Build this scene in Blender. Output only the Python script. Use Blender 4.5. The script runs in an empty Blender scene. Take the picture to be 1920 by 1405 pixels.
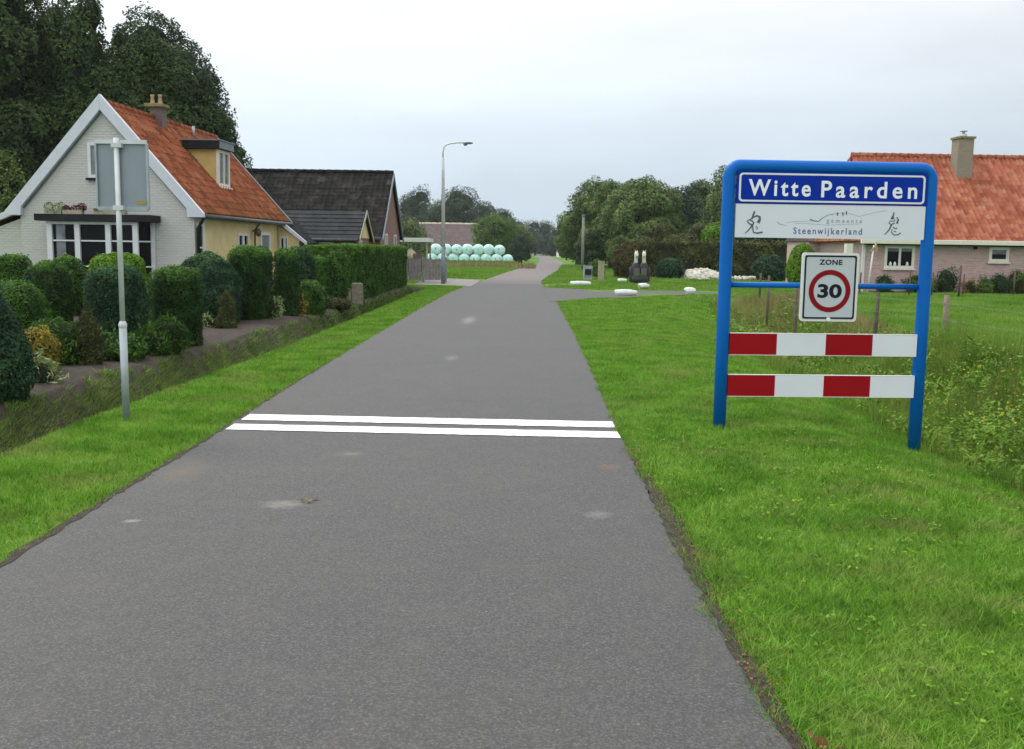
import bpy, math, random
import numpy as np
from mathutils import Vector, Matrix
S = bpy.context.scene
COL = S.collection
R = math.radians
# ------------------------------------------------------------------ camera
PITCH, ROLL = math.atan(233/1860.0), R(0.8)
cp, sp, cr, sr = math.cos(PITCH), math.sin(PITCH), math.cos(ROLL), math.sin(ROLL)
fw = Vector((0, cp, -sp)); u0 = Vector((0, sp, cp)); r0 = Vector((1, 0, 0))
rt = cr*r0 + sr*u0; up = -sr*r0 + cr*u0
cd = bpy.data.cameras.new('camera'); cam = bpy.data.objects.new('camera', cd); COL.objects.link(cam)
cam.matrix_world = Matrix(((rt.x, up.x, -fw.x, 0), (rt.y, up.y, -fw.y, 0), (rt.z, up.z, -fw.z, 1.6), (0, 0, 0, 1)))
cd.sensor_width = 36; cd.lens = 36*1860/1920.0; cd.clip_start = 0.05; cd.clip_end = 4000
S.camera = cam
# ------------------------------------------------------------------ sky, sun, exposure
w = bpy.data.worlds.new('World'); S.world = w; w.use_nodes = True
nt = w.node_tree; N = nt.nodes; Lk = nt.links
for n in list(N): N.remove(n)
SUN_EL, SUN_AZ = R(52), R(-40)          # azimuth from +Y towards +X
def wn(t, **k):
    n = N.new(t)
    for a, b in k.items(): setattr(n, a, b)
    return n
out = wn('ShaderNodeOutputWorld'); bg = wn('ShaderNodeBackground'); bg.inputs[1].default_value = 0.1
sky = wn('ShaderNodeTexSky', sky_type='NISHITA', sun_disc=False); sky.sun_elevation = SUN_EL; sky.sun_rotation = SUN_AZ
sky.air_density = 1.2; sky.dust_density = 2.0
tc = wn('ShaderNodeTexCoord'); sep = wn('ShaderNodeSeparateXYZ'); Lk.new(tc.outputs['Generated'], sep.inputs[0])
ramp = wn('ShaderNodeValToRGB'); cr_ = ramp.color_ramp
cr_.elements[0].position = 0.0; cr_.elements[0].color = (.60, .71, .83, 1)
cr_.elements[1].position = 1.0; cr_.elements[1].color = (1.0, 1.0, 1.0, 1)
for p, c in ((.08, (.655, .765, .87, 1)), (.16, (.765, .835, .90, 1)), (.25, (.86, .88, .905, 1)), (.5, (.93, .95, .97, 1))):
    e = cr_.elements.new(p); e.color = c
Lk.new(sep.outputs[2], ramp.inputs[0])
mp = wn('ShaderNodeMapping'); mp.inputs['Scale'].default_value = (1.6, 1.6, 7.0); Lk.new(tc.outputs['Generated'], mp.inputs[0])
nz = wn('ShaderNodeTexNoise'); nz.inputs['Scale'].default_value = 1.5; nz.inputs['Detail'].default_value = 5; nz.inputs['Roughness'].default_value = .5
Lk.new(mp.outputs[0], nz.inputs['Vector'])
def wm(op, a, b=None, c=None):
    n = wn('ShaderNodeMath', operation=op)
    for i, v in enumerate((a, b, c)):
        if v is None: continue
        if isinstance(v, (int, float)): n.inputs[i].default_value = v
        else: Lk.new(v, n.inputs[i])
    return n.outputs[0]
f1 = wm('MULTIPLY_ADD', nz.outputs['Fac'], 0.46, 0.77)            # soft cloud mottling
f2 = wm('MULTIPLY_ADD', sep.outputs[0], -0.30, 1.0)                # brighter towards the hidden sun
f3 = wm('MULTIPLY_ADD', wm('MAXIMUM', sep.outputs[2], 0.0), 1.0, 1.0)
fac = wm('MULTIPLY', wm('MULTIPLY', f1, f2), f3)
fac = wm('MULTIPLY', fac, 10.25)
mul = wn('ShaderNodeVectorMath', operation='SCALE'); Lk.new(ramp.outputs[0], mul.inputs[0]); Lk.new(fac, mul.inputs[3])
mix = wn('ShaderNodeMix', data_type='RGBA'); mix.inputs[0].default_value = 0.93
Lk.new(sky.outputs[0], mix.inputs[6]); Lk.new(mul.outputs[0], mix.inputs[7])
Lk.new(mix.outputs[2], bg.inputs[0]); Lk.new(bg.outputs[0], out.inputs[0])
sl = bpy.data.lights.new('sun', 'SUN'); sl.energy = 1.5; sl.angle = R(14); sl.color = (1, .97, .92)
so = bpy.data.objects.new('sun', sl); COL.objects.link(so)
sd = Vector((math.sin(SUN_AZ)*math.cos(SUN_EL), math.cos(SUN_AZ)*math.cos(SUN_EL), math.sin(SUN_EL)))
so.rotation_euler = sd.to_track_quat('Z', 'Y').to_euler()
S.view_settings.view_transform = 'Standard'; S.view_settings.look = 'None'; S.view_settings.exposure = 0.0; S.view_settings.gamma = 1
S.render.engine = 'CYCLES'
# ------------------------------------------------------------------ helpers
rng = np.random.default_rng(7); random.seed(7)
def tag(o, label=None, cat=None, group=None, kind=None):
    if label: o['label'] = label
    if cat: o['category'] = cat
    if group: o['group'] = group
    if kind: o['kind'] = kind
    return o
def thing(name, label, cat, loc=(0, 0, 0), rz=0.0, group=None):
    o = bpy.data.objects.new(name, None); COL.objects.link(o); o.location = loc; o.rotation_euler = (0, 0, rz)
    o.empty_display_size = .2
    return tag(o, label, cat, group)
def link(name, me, mat=None, parent=None):
    o = bpy.data.objects.new(name, me); COL.objects.link(o)
    if parent is not None: o.parent = parent
    if mat is not None and not me.materials: me.materials.append(mat)
    return o
class MB:
    def __init__(s): s.v = []; s.f = []; s.uv = []; s.sm = []
    def face(s, pts, uv=None, smooth=False):
        b = len(s.v); s.v += [tuple(p) for p in pts]; s.f.append(list(range(b, b+len(pts))))
        if uv is None:
            a, c, d = Vector(pts[0]), Vector(pts[1]), Vector(pts[2]); n = (c-a).cross(d-a)
            n = [abs(q) for q in n]
            if n[2] >= n[0] and n[2] >= n[1]: uv = [(p[0], p[1]) for p in pts]
            elif n[0] > n[1]: uv = [(p[1], p[2]) for p in pts]
            else: uv = [(p[0], p[2]) for p in pts]
        s.uv += list(uv); s.sm.append(smooth)
    def box(s, x0, x1, y0, y1, z0, z1):
        P = [(x0,y0,z0),(x1,y0,z0),(x1,y1,z0),(x0,y1,z0),(x0,y0,z1),(x1,y0,z1),(x1,y1,z1),(x0,y1,z1)]
        for q in ((0,3,2,1),(4,5,6,7),(0,1,5,4),(1,2,6,5),(2,3,7,6),(3,0,4,7)): s.face([P[i] for i in q])
    def prism(s, poly, axis, a, b):
        """poly: 2D outline; axis 'y': outline in (x,z) extruded y a..b; 'x': outline (y,z); 'z': outline (x,y)"""
        m = {'y': lambda p, t: (p[0], t, p[1]), 'x': lambda p, t: (t, p[0], p[1]), 'z': lambda p, t: (p[0], p[1], t)}[axis]
        s.face([m(p, a) for p in poly]); s.face([m(p, b) for p in reversed(poly)])
        n = len(poly)
        for i in range(n):
            p, q = poly[i], poly[(i+1) % n]; s.face([m(p, a), m(p, b), m(q, b), m(q, a)])
    def tube(s, pts, rad, n=12, cap=True):
        pts = [Vector(p) for p in pts]
        if not hasattr(rad, '__len__'): rad = [rad]*len(pts)
        rings = []; prev = None
        for i, p in enumerate(pts):
            t = (pts[min(i+1, len(pts)-1)] - pts[max(i-1, 0)]).normalized()
            if prev is None:
                a = Vector((0, 0, 1)) if abs(t.z) < .9 else Vector((1, 0, 0)); u = t.cross(a).normalized()
            else: u = (prev - t*prev.dot(t)).normalized()
            prev = u; v = t.cross(u)
            rings.append([p + rad[i]*(math.cos(2*math.pi*k/n)*u + math.sin(2*math.pi*k/n)*v) for k in range(n)])
        for i in range(len(rings)-1):
            for k in range(n):
                k2 = (k+1) % n; s.face([rings[i][k], rings[i][k2], rings[i+1][k2], rings[i+1][k]], smooth=True)
        if cap: s.face(list(reversed(rings[0]))); s.face(rings[-1])
    def lathe(s, prof, cx=0, cy=0, n=16):
        for i in range(len(prof)-1):
            for k in range(n):
                a, b = 2*math.pi*k/n, 2*math.pi*(k+1)/n
                q = [(cx+r*math.cos(t), cy+r*math.sin(t), z) for (r, z), t in ((prof[i], a), (prof[i], b), (prof[i+1], b), (prof[i+1], a))]
                s.face(q, smooth=True)
    def blob(s, c, rad, seed=0, n=14, m=9, amp=.15):
        ph = [seed*1.7+k for k in range(4)]
        def pt(i, j):
            th = math.pi*j/m; f = 2*math.pi*i/n; d = Vector((math.sin(th)*math.cos(f), math.sin(th)*math.sin(f), math.cos(th)))
            k = 1+amp*(math.sin(3*d.x+ph[0])*math.sin(2.5*d.y+ph[1])+.6*math.sin(6*d.z+ph[2]+4*d.x))
            return (c[0]+rad[0]*d.x*k, c[1]+rad[1]*d.y*k, c[2]+rad[2]*d.z*k)
        for j in range(m):
            for i in range(n): s.face([pt(i, j+1), pt((i+1) % n, j+1), pt((i+1) % n, j), pt(i, j)], smooth=True)
    def build(s, name, mat, parent=None, merge=True, bevel=0):
        me = bpy.data.meshes.new(name); me.from_pydata(s.v, [], s.f)
        uvl = me.uv_layers.new(name='UVMap'); uvl.data.foreach_set('uv', np.array(s.uv, dtype=np.float32).ravel())
        me.polygons.foreach_set('use_smooth', s.sm)
        if merge:
            import bmesh
            bm = bmesh.new(); bm.from_mesh(me); bmesh.ops.remove_doubles(bm, verts=bm.verts, dist=1e-4)
            bmesh.ops.recalc_face_normals(bm, faces=bm.faces); bm.to_mesh(me); bm.free()
        me.update(); o = link(name, me, mat, parent)
        if bevel:
            b = o.modifiers.new('bevel', 'BEVEL'); b.width = bevel; b.segments = 2; b.limit_method = 'ANGLE'; b.angle_limit = R(40)
        return o
def np_mesh(name, V, loops, starts, smooth=False):
    me = bpy.data.meshes.new(name); me.vertices.add(len(V)); me.vertices.foreach_set('co', V.astype(np.float32).ravel())
    me.loops.add(len(loops)); me.loops.foreach_set('vertex_index', loops.astype(np.int32))
    me.polygons.add(len(starts)); me.polygons.foreach_set('loop_start', starts.astype(np.int32))
    if smooth: me.polygons.foreach_set('use_smooth', np.ones(len(starts), dtype=bool))
    me.update(calc_edges=True); me.validate(); return me
# ------------------------------------------------------------------ materials
def newmat(name):
    m = bpy.data.materials.new(name); m.use_nodes = True; t = m.node_tree; t.nodes.clear()
    o = t.nodes.new('ShaderNodeOutputMaterial'); b = t.nodes.new('ShaderNodeBsdfPrincipled'); t.links.new(b.outputs[0], o.inputs[0])
    return m, t, b, o
def noise(t, scale, detail=4, vec=None, rough=.55, out='Fac'):
    n = t.nodes.new('ShaderNodeTexNoise'); n.inputs['Scale'].default_value = scale; n.inputs['Detail'].default_value = detail; n.inputs['Roughness'].default_value = rough
    if vec is not None: t.links.new(vec, n.inputs['Vector'])
    return n.outputs[out]
def rampn(t, fac, stops):
    r = t.nodes.new('ShaderNodeValToRGB'); e = r.color_ramp.elements
    e[0].position = stops[0][0]; e[0].color = (*stops[0][1], 1); e[1].position = stops[-1][0]; e[1].color = (*stops[-1][1], 1)
    for p, c in stops[1:-1]:
        k = e.new(p); k.color = (*c, 1)
    t.links.new(fac, r.inputs[0]); return r.outputs[0]
def mth(t, op, a, b=None, c=None, clamp=False):
    n = t.nodes.new('ShaderNodeMath'); n.operation = op; n.use_clamp = clamp
    for i, v in enumerate((a, b, c)):
        if v is None: continue
        if isinstance(v, (int, float)): n.inputs[i].default_value = v
        else: t.links.new(v, n.inputs[i])
    return n.outputs[0]
def mixc(t, fac, a, b, blend='MIX'):
    n = t.nodes.new('ShaderNodeMix'); n.data_type = 'RGBA'; n.blend_type = blend
    for i, v in ((0, fac), (6, a), (7, b)):
        if isinstance(v, (int, float)): n.inputs[i].default_value = v
        elif isinstance(v, tuple): n.inputs[i].default_value = (*v, 1)
        else: t.links.new(v, n.inputs[i])
    return n.outputs[2]
def bump(t, b, h, strength=.3, dist=.01):
    n = t.nodes.new('ShaderNodeBump'); n.inputs['Strength'].default_value = strength; n.inputs['Distance'].default_value = dist
    t.links.new(h, n.inputs['Height']); t.links.new(n.outputs[0], b.inputs['Normal'])
def objc(t):
    n = t.nodes.new('ShaderNodeTexCoord'); return n.outputs['Object']
def uvc(t):
    n = t.nodes.new('ShaderNodeTexCoord'); return n.outputs['UV']
def plain(name, c, rough=.5, var=.12, scale=3, metal=0, bumpy=0, spec=.5):
    m, t, b, o = newmat(name); v = objc(t); n = noise(t, scale, 5, v)
    lo = tuple(x*(1-var) for x in c); hi = tuple(min(1, x*(1+var)) for x in c)
    t.links.new(rampn(t, n, [(.3, lo), (.7, hi)]), b.inputs['Base Color']); b.inputs['Roughness'].default_value = rough
    b.inputs['Metallic'].default_value = metal; b.inputs['Specular IOR Level'].default_value = spec
    if bumpy: bump(t, b, noise(t, scale*12, 4, v), bumpy, .005)
    return m
def leafmat(name, dark, mid, light, cl=1.2, transl=.18, rough=.65, spec=.2, patch=False, tip=None):
    m, t, b, o = newmat(name); g = t.nodes.new('ShaderNodeNewGeometry'); n = noise(t, cl, 4, objc(t))
    k = mth(t, 'ADD', mth(t, 'MULTIPLY', g.outputs['Random Per Island'], .5), mth(t, 'MULTIPLY_ADD', n, 1.9, -.70))
    c = rampn(t, k, [(.08, dark), (.45, mid), (.9, light)])
    if tip:
        gn = t.nodes.new('ShaderNodeTexCoord'); sz = t.nodes.new('ShaderNodeSeparateXYZ'); t.links.new(gn.outputs['Generated'], sz.inputs[0])
        c = mixc(t, mth(t, 'MULTIPLY', rampn(t, mth(t, 'ADD', sz.outputs[2], mth(t, 'MULTIPLY_ADD', n, .3, -.15)), [(.80, (0, 0, 0)), (.97, (1, 1, 1))]), .65), c, tip)
    if patch:
        c = mixc(t, rampn(t, noise(t, 1.1, 5, objc(t), .7), [(.50, (0, 0, 0)), (.68, (.62, .62, .62))]), c, (.36, .33, .12))
        c = mixc(t, rampn(t, noise(t, 16, 4, objc(t), .7), [(.48, (0, 0, 0)), (.66, (.85, .85, .85))]), c, (.035, .11, .010))
    t.links.new(c, b.inputs['Base Color']); b.inputs['Roughness'].default_value = rough; b.inputs['Specular IOR Level'].default_value = spec
    tr = t.nodes.new('ShaderNodeBsdfTranslucent'); t.links.new(c, tr.inputs[0]); mx = t.nodes.new('ShaderNodeMixShader'); mx.inputs[0].default_value = transl
    t.links.new(b.outputs[0], mx.inputs[1]); t.links.new(tr.outputs[0], mx.inputs[2]); t.links.new(mx.outputs[0], o.inputs[0])
    return m
def tilemat(name, cols, moss=None, tw=.24, th=.33, mossamt=.5, mosspos=None):
    m, t, b, o = newmat(name); uv = uvc(t); sp_ = t.nodes.new('ShaderNodeSeparateXYZ'); t.links.new(uv, sp_.inputs[0])
    cb = t.nodes.new('ShaderNodeCombineXYZ')
    t.links.new(mth(t, 'FLOOR', mth(t, 'DIVIDE', sp_.outputs[0], tw)), cb.inputs[0]); t.links.new(mth(t, 'FLOOR', mth(t, 'DIVIDE', sp_.outputs[1], th)), cb.inputs[1])
    wnz = t.nodes.new('ShaderNodeTexWhiteNoise'); wnz.noise_dimensions = '3D'; t.links.new(cb.outputs[0], wnz.inputs['Vector'])
    big = noise(t, .9, 4, uv)
    k = mth(t, 'ADD', mth(t, 'MULTIPLY', wnz.outputs['Value'], .6), mth(t, 'MULTIPLY_ADD', big, 1.0, -.3))
    c = rampn(t, k, [(.1, cols[0]), (.5, cols[1]), (.9, cols[2])])
    c = mixc(t, mth(t, 'MULTIPLY', noise(t, 22, 3, uv), .35), c, tuple(x*.45 for x in cols[0]))
    if moss:
        mm = noise(t, 1.4, 6, uv, .7)
        if mosspos:   # lichen concentrates low on the slope
            mm = mth(t, 'ADD', mm, mth(t, 'MULTIPLY_ADD', sp_.outputs[1], -mosspos[0], mosspos[1]))
        mk = rampn(t, mm, [(mossamt, (0, 0, 0)), (mossamt+.14, (1, 1, 1))])
        c = mixc(t, mth(t, 'MULTIPLY', mk, .75), c, moss)
    t.links.new(c, b.inputs['Base Color']); b.inputs['Roughness'].default_value = .85; b.inputs['Specular IOR Level'].default_value = .12; bump(t, b, noise(t, 60, 3, uv), .3, .004)
    return m
def brickmat(name, c1, c2, mortar, bw=.22, bh=.066, ms=.01, bmp=.5, soft=0):
    m, t, b, o = newmat(name); n = t.nodes.new('ShaderNodeTexBrick'); t.links.new(uvc(t), n.inputs['Vector'])
    n.inputs['Color1'].default_value = (*c1, 1); n.inputs['Color2'].default_value = (*c2, 1); n.inputs['Mortar'].default_value = (*mortar, 1)
    n.inputs['Scale'].default_value = 1; n.inputs['Mortar Size'].default_value = ms; n.inputs['Brick Width'].default_value = bw; n.inputs['Row Height'].default_value = bh; n.inputs['Mortar Smooth'].default_value = .4
    cl = mixc(t, mth(t, 'MULTIPLY', noise(t, 1.3, 6, uvc(t), .65), .5), n.outputs['Color'], tuple(x*.72 for x in c1))
    cl = mixc(t, .35, cl, mixc(t, noise(t, 9, 5, uvc(t), .7), c2, c1))
    t.links.new(cl, b.inputs['Base Color']); b.inputs['Roughness'].default_value = .85
    bump(t, b, mth(t, 'SUBTRACT', noise(t, 30, 3, uvc(t)), n.outputs['Fac']), bmp, .012)
    return m
M = {}
M['white_paint'] = plain('white_paint', (.66, .68, .70), .45, .06, 5)
M['barge'] = plain('barge_paint', (.58, .62, .68), .45, .06, 4)
M['cream_paint'] = plain('cream_paint', (.72, .70, .60), .5, .06, 5)
M['dark_trim'] = plain('dark_trim', (.014, .015, .015), .6, .3, 4, spec=.2)
M['grey_trim'] = plain('grey_trim', (.16, .19, .22), .5, .15, 4)
M['gutter'] = plain('gutter_zinc', (.07, .075, .075), .5, .3, 6)
M['yellow_wall'] = plain('yellow_stucco', (.66, .54, .28), .85, .10, 2.2, bumpy=.3)
M['dormer_yellow'] = plain('dormer_boards', (.58, .44, .15), .7, .08, 3)
M['glass'] = plain('dark_glass', (.008, .009, .010), .15, .5, 1.2, spec=.10)
M['curtain_glass'] = plain('curtained_glass', (.16, .18, .19), .15, .5, 2.5)
M['white_brick'] = brickmat('white_painted_brick', (.57, .575, .54), (.63, .635, .60), (.51, .51, .48), bh=.075, ms=.009, bmp=1)
M['pink_brick'] = brickmat('pink_brick', (.42, .26, .24), (.64, .47, .44), (.58, .52, .48), bw=.23, bh=.075, ms=.012)
M['red_brick'] = brickmat('old_red_brick', (.19, .085, .07), (.26, .13, .10), (.22, .18, .16))
M['chimney_brick'] = brickmat('chimney_brick', (.13, .10, .09), (.18, .13, .12), (.17, .15, .14))
M['grey_brick'] = brickmat('grey_brown_brick', (.24, .20, .15), (.32, .27, .20), (.33, .30, .26))
M['orange_tile'] = tilemat('orange_pantile', ((.13, .044, .023), (.30, .088, .038), (.39, .155, .078)), (.10, .075, .022), mossamt=.56, mosspos=(.10, .12), th=.30)
M['red_tile'] = tilemat('red_pantile', ((.24, .068, .038), (.40, .125, .068), (.50, .23, .14)), (.36, .27, .21), mossamt=.60, tw=.22, th=.30)
M['black_tile'] = tilemat('dark_mossy_tile', ((.005, .005, .005), (.011, .0105, .009), (.030, .028, .024)), (.070, .062, .050), mossamt=.54, tw=.26, th=.30)
M['shed_tile'] = tilemat('shed_slate', ((.026, .030, .033), (.036, .041, .044), (.050, .055, .057)))
M['brown_tile'] = tilemat('brown_barn_roof', ((.10, .075, .075), (.14, .105, .105), (.18, .14, .13)), (.22, .17, .12), mossamt=.64)
M['blue_tube'] = plain('blue_coated_steel', (.002, .125, .48), .4, .05, 1.5, spec=.16)
M['sign_blue'] = plain('sign_blue_foil', (.001, .028, .34), .6, .03, 1, spec=.12)
M['sign_white'] = plain('sign_white_foil', (.70, .73, .79), .5, .03, 1, spec=.2); M['zone_face'] = plain('zone_face', (.52, .56, .60), .5, .03, 1, spec=.2)
M['sign_rim'] = plain('sign_rim', (.74, .75, .72), .4, .03, 1)
M['letter_white'] = plain('letter_white', (.86, .87, .88), .4, .02, 1)
M['board_red'] = plain('board_red', (.32, .004, .009), .6, .06, 2, spec=.12)
M['board_white'] = plain('board_white', (.74, .755, .82), .5, .03, 2, spec=.2)
M['sign_dark'] = plain('sign_black_print', (.012, .014, .022), .6, .1, 2, spec=.15)
M['sign_grey_line'] = plain('sign_grey_print', (.10, .12, .15), .5, .1, 2)
M['print_grey'] = plain('print_grey', (.30, .34, .36), .5, .05, 2)
M['print_blue'] = plain('print_blue', (.10, .12, .28), .5, .05, 2)
M['print_green'] = plain('print_green', (.08, .20, .17), .5, .05, 2)
M['ring_red'] = plain('ring_red', (.24, .006, .012), .6, .05, 2, spec=.12)
M['aluminium'] = plain('aluminium_back', (.26, .30, .33), .42, .08, 2, metal=.25)
M['galv'] = plain('galvanised_steel', (.36, .41, .43), .42, .15, 7, metal=.35)
M['galv_light'] = plain('galvanised_light', (.58, .62, .62), .42, .08, 7, metal=.2)
M['lamp_post'] = plain('lamp_post_paint', (.55, .55, .56), .5, .15, 3)
M['lamp_head'] = plain('lamp_head', (.16, .17, .19), .4, .1, 3)
M['wood_dark'] = plain('weathered_wood', (.10, .075, .055), .85, .35, 9, bumpy=.5)
M['wood_grey'] = plain('grey_wood', (.20, .18, .18), .8, .3, 6, bumpy=.5)
M['pale_wood'] = plain('pale_wood', (.33, .32, .22), .85, .2, 9, bumpy=.4)
M['bark'] = plain('bark', (.07, .055, .04), .9, .4, 6, bumpy=.8)
M['stone'] = plain('rough_stone', (.20, .18, .13), .9, .35, 9, bumpy=.9)
M['white_stone'] = plain('whitewashed_stone', (.74, .77, .73), .7, .15, 6, bumpy=.7)
M['pebble'] = plain('white_gravel', (.58, .56, .48), .9, .4, 16, bumpy=1)
M['terracotta'] = plain('terracotta', (.42, .26, .16), .8, .15, 6)
M['lichen'] = plain('lichen_cap', (.20, .17, .07), .9, .4, 9, bumpy=.5)
M['black_pot'] = plain('dark_bronze', (.016, .018, .024), .7, .4, 4, bumpy=.6)
M['statue_white'] = plain('statue_white', (.66, .66, .60), .6, .08, 6, bumpy=.3)
M['post_wood'] = plain('post_wood', (.20, .165, .115), .85, .3, 9, bumpy=.5)
M['rust'] = plain('rusty_iron', (.10, .055, .045), .8, .3, 8)
M['beige'] = plain('beige_tarp', (.50, .44, .32), .7, .2, 3)
M['sticker'] = plain('sticker_yellow', (.35, .27, .06), .6, .1, 8)
M['wire'] = plain('fence_wire', (.20, .20, .19), .5, .1, 8, metal=.5)
# mint bale wrap
m, t, b, o = newmat('bale_wrap'); v = objc(t)
cc = rampn(t, noise(t, 2.2, 5, v), [(.3, (.34, .72, .66)), (.48, (.54, .87, .82)), (.70, (.86, .97, .95))])
t.links.new(cc, b.inputs['Base Color']); b.inputs['Roughness'].default_value = .25; bump(t, b, noise(t, 5, 5, v, .7), .8, .08); M['bale'] = m
M['core_shade'] = plain('shaded_core', (.022, .026, .012), .9, .4, 5, spec=.1)  # solid foliage cores: inner shade put into a near-black colour
M['bale_hole'] = plain('bale_dark_tuck', (.10, .20, .19), .6, .3, 4)
# asphalt
m, t, b, o = newmat('asphalt'); v = objc(t)
g1 = rampn(t, noise(t, 95, 3, v, .85), [(.34, (.009, .009, .009)), (.5, (.036, .0355, .035)), (.67, (.135, .132, .129))])
g2 = noise(t, .55, 6, v, .6); g1 = mixc(t, mth(t, 'MULTIPLY', mth(t, 'SUBTRACT', g2, .35), .7, clamp=True), g1, (.078, .074, .066))
g1 = mixc(t, mth(t, 'MULTIPLY', rampn(t, noise(t, 3.2, 5, v, .7), [(.5, (0, 0, 0)), (.75, (1, 1, 1))]), .35), g1, (.094, .086, .074))
g1 = mixc(t, mth(t, 'MULTIPLY', rampn(t, noise(t, 1.7, 6, v, .75), [(.28, (1, 1, 1)), (.45, (0, 0, 0))]), .45), g1, (.034, .033, .032))
g1 = mixc(t, rampn(t, noise(t, 55, 2, v, .6), [(.68, (0, 0, 0)), (.74, (.7, .7, .7))]), g1, (.21, .205, .195))
g1 = mixc(t, mth(t, 'MULTIPLY', noise(t, 420, 2, v), .35), g1, (.092, .092, .093))
spx = t.nodes.new('ShaderNodeSeparateXYZ'); t.links.new(v, spx.inputs[0])
wob = mth(t, 'MULTIPLY_ADD', noise(t, 14, 4, v), .5, -.25)
for (sx, sy, ax, ay, col, amt) in ((-1.42, 6.05, .17, .13, (.20, .19, .17), .5), (.54, 5.9, .10, .12, (.19, .18, .165), .45), (-2.2, 5.62, .06, .05, (.24, .23, .22), .5), (.74, 7.25, .11, .12, (.12, .07, .05), .7),
        (-1.0, 22.6, .2, 1.6, (.2, .195, .185), .5), (-1.25, 7.6, .13, .12, (.13, .13, .125), .5), (-.9, 14.6, .12, .5, (.17, .165, .16), .4), (-2.33, 6.9, .2, .5, (.10, .085, .06), .5)):
    dx = mth(t, 'DIVIDE', mth(t, 'SUBTRACT', spx.outputs[0], sx), ax); dy = mth(t, 'DIVIDE', mth(t, 'SUBTRACT', spx.outputs[1], sy), ay)
    d = mth(t, 'ADD', mth(t, 'SQRT', mth(t, 'ADD', mth(t, 'MULTIPLY', dx, dx), mth(t, 'MULTIPLY', dy, dy))), mth(t, 'MULTIPLY', wob, 3.2))
    k = mth(t, 'MULTIPLY', mth(t, 'SUBTRACT', 1.0, d, clamp=True), amt*1.6, clamp=True)
    g1 = mixc(t, k, g1, col)
t.links.new(g1, b.inputs['Base Color']); b.inputs['Roughness'].default_value = .72; b.inputs['Specular IOR Level'].default_value = .5
bump(t, b, noise(t, 130, 3, v, .8), .5, .004); M['asphalt'] = m
m, t, b, o = newmat('clinker_paving'); v = objc(t)
cc = rampn(t, noise(t, 3, 6, v, .7), [(.3, (.112, .096, .090)), (.7, (.175, .155, .146))])
sy_ = t.nodes.new('ShaderNodeSeparateXYZ'); t.links.new(v, sy_.inputs[0]); cc = mixc(t, mth(t, 'SUBTRACT', 1.0, mth(t, 'ADD', mth(t, 'DIVIDE', mth(t, 'SUBTRACT', sy_.outputs[1], 48.0), 9.0), mth(t, 'MULTIPLY_ADD', noise(t, .7, 5, v, .7), 1.6, -.8)), clamp=True), cc, (.092, .090, .087)); t.links.new(cc, b.inputs['Base Color']); b.inputs['Roughness'].default_value = .8
bump(t, b, noise(t, 12, 3, v), .5, .01); M['clinker'] = m
M['drive'] = plain('driveway_paving', (.20, .19, .18), .85, .2, 3, bumpy=.5)
m, t, b, o = newmat('road_paint'); v = objc(t)
k = rampn(t, noise(t, 60, 4, v, .75), [(.33, (.26, .26, .25)), (.45, (.88, .88, .86))])
t.links.new(k, b.inputs['Base Color']); b.inputs['Roughness'].default_value = .6; M['paint'] = m
# ground: lawn with worn and lush patches
m, t, b, o = newmat('lawn_ground'); v = objc(t)
c = rampn(t, noise(t, .8, 6, v, .65), [(.3, (.075, .16, .018)), (.55, (.12, .235, .024)), (.75, (.18, .27, .045))])
c = mixc(t, rampn(t, noise(t, 24, 4, v, .75), [(.4, (0, 0, 0)), (.7, (.75, .75, .75))]), c, (.05, .10, .014))
c = mixc(t, rampn(t, noise(t, .23, 5, v, .6), [(.58, (0, 0, 0)), (.72, (.5, .5, .5))]), c, (.17, .16, .055))
t.links.new(c, b.inputs['Base Color']); b.inputs['Roughness'].default_value = .9; b.inputs['Specular IOR Level'].default_value = .15
bump(t, b, noise(t, 30, 4, v, .8), .8, .03); M['ground'] = m
m, t, b, o = newmat('garden_soil'); v = objc(t)
c = rampn(t, noise(t, 9, 6, v, .8), [(.35, (.028, .020, .014)), (.55, (.060, .044, .032)), (.72, (.125, .095, .070))]); t.links.new(c, b.inputs['Base Color']); b.inputs['Roughness'].default_value = .95
bump(t, b, noise(t, 25, 5, v, .8), 1, .03); M['soil'] = m
# foliage
def lf(n, d, m_, l, **k): M[n] = leafmat(n, d, m_, l, **k)
lf('grass', (.080, .190, .015), (.160, .360, .027), (.29, .47, .075), cl=2.0, transl=.3, rough=.6, spec=.2, patch=True)
lf('field_grass', (.08, .19, .02), (.145, .29, .03), (.25, .37, .07), cl=.5, transl=.3, rough=.6, spec=.2)
lf('bank_grass', (.075, .14, .022), (.165, .285, .045), (.33, .42, .11), cl=3, transl=.2, spec=.2)
lf('dry_grass', (.13, .13, .035), (.24, .20, .08), (.38, .29, .15), cl=1.2, transl=.25, spec=.2)
lf('weed', (.050, .11, .013), (.125, .25, .024), (.25, .37, .05), cl=2.2)
lf('yellow_flower', (.30, .27, .02), (.42, .36, .03), (.52, .46, .05))
lf('spruce', (.014, .032, .010), (.034, .066, .018), (.085, .125, .034), cl=.7)
lf('yew', (.006, .019, .008), (.012, .036, .012), (.03, .07, .018), cl=.7)
lf('oak', (.014, .034, .014), (.030, .062, .022), (.06, .10, .035), cl=.6)
lf('mid_tree', (.030, .064, .016), (.092, .155, .036), (.20, .27, .08), cl=.5)
lf('dark_tree', (.015, .036, .010), (.038, .076, .018), (.085, .135, .032), cl=.5)
lf('lime_tree', (.035, .075, .012), (.08, .15, .02), (.14, .22, .035), cl=.6)
lf('far_tree', (.024, .044, .026), (.046, .076, .040), (.08, .12, .06), cl=.3)
lf('hedge', (.016, .05, .006), (.036, .10, .010), (.08, .18, .016), cl=2.5, tip=(.13, .28, .025))
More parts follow.
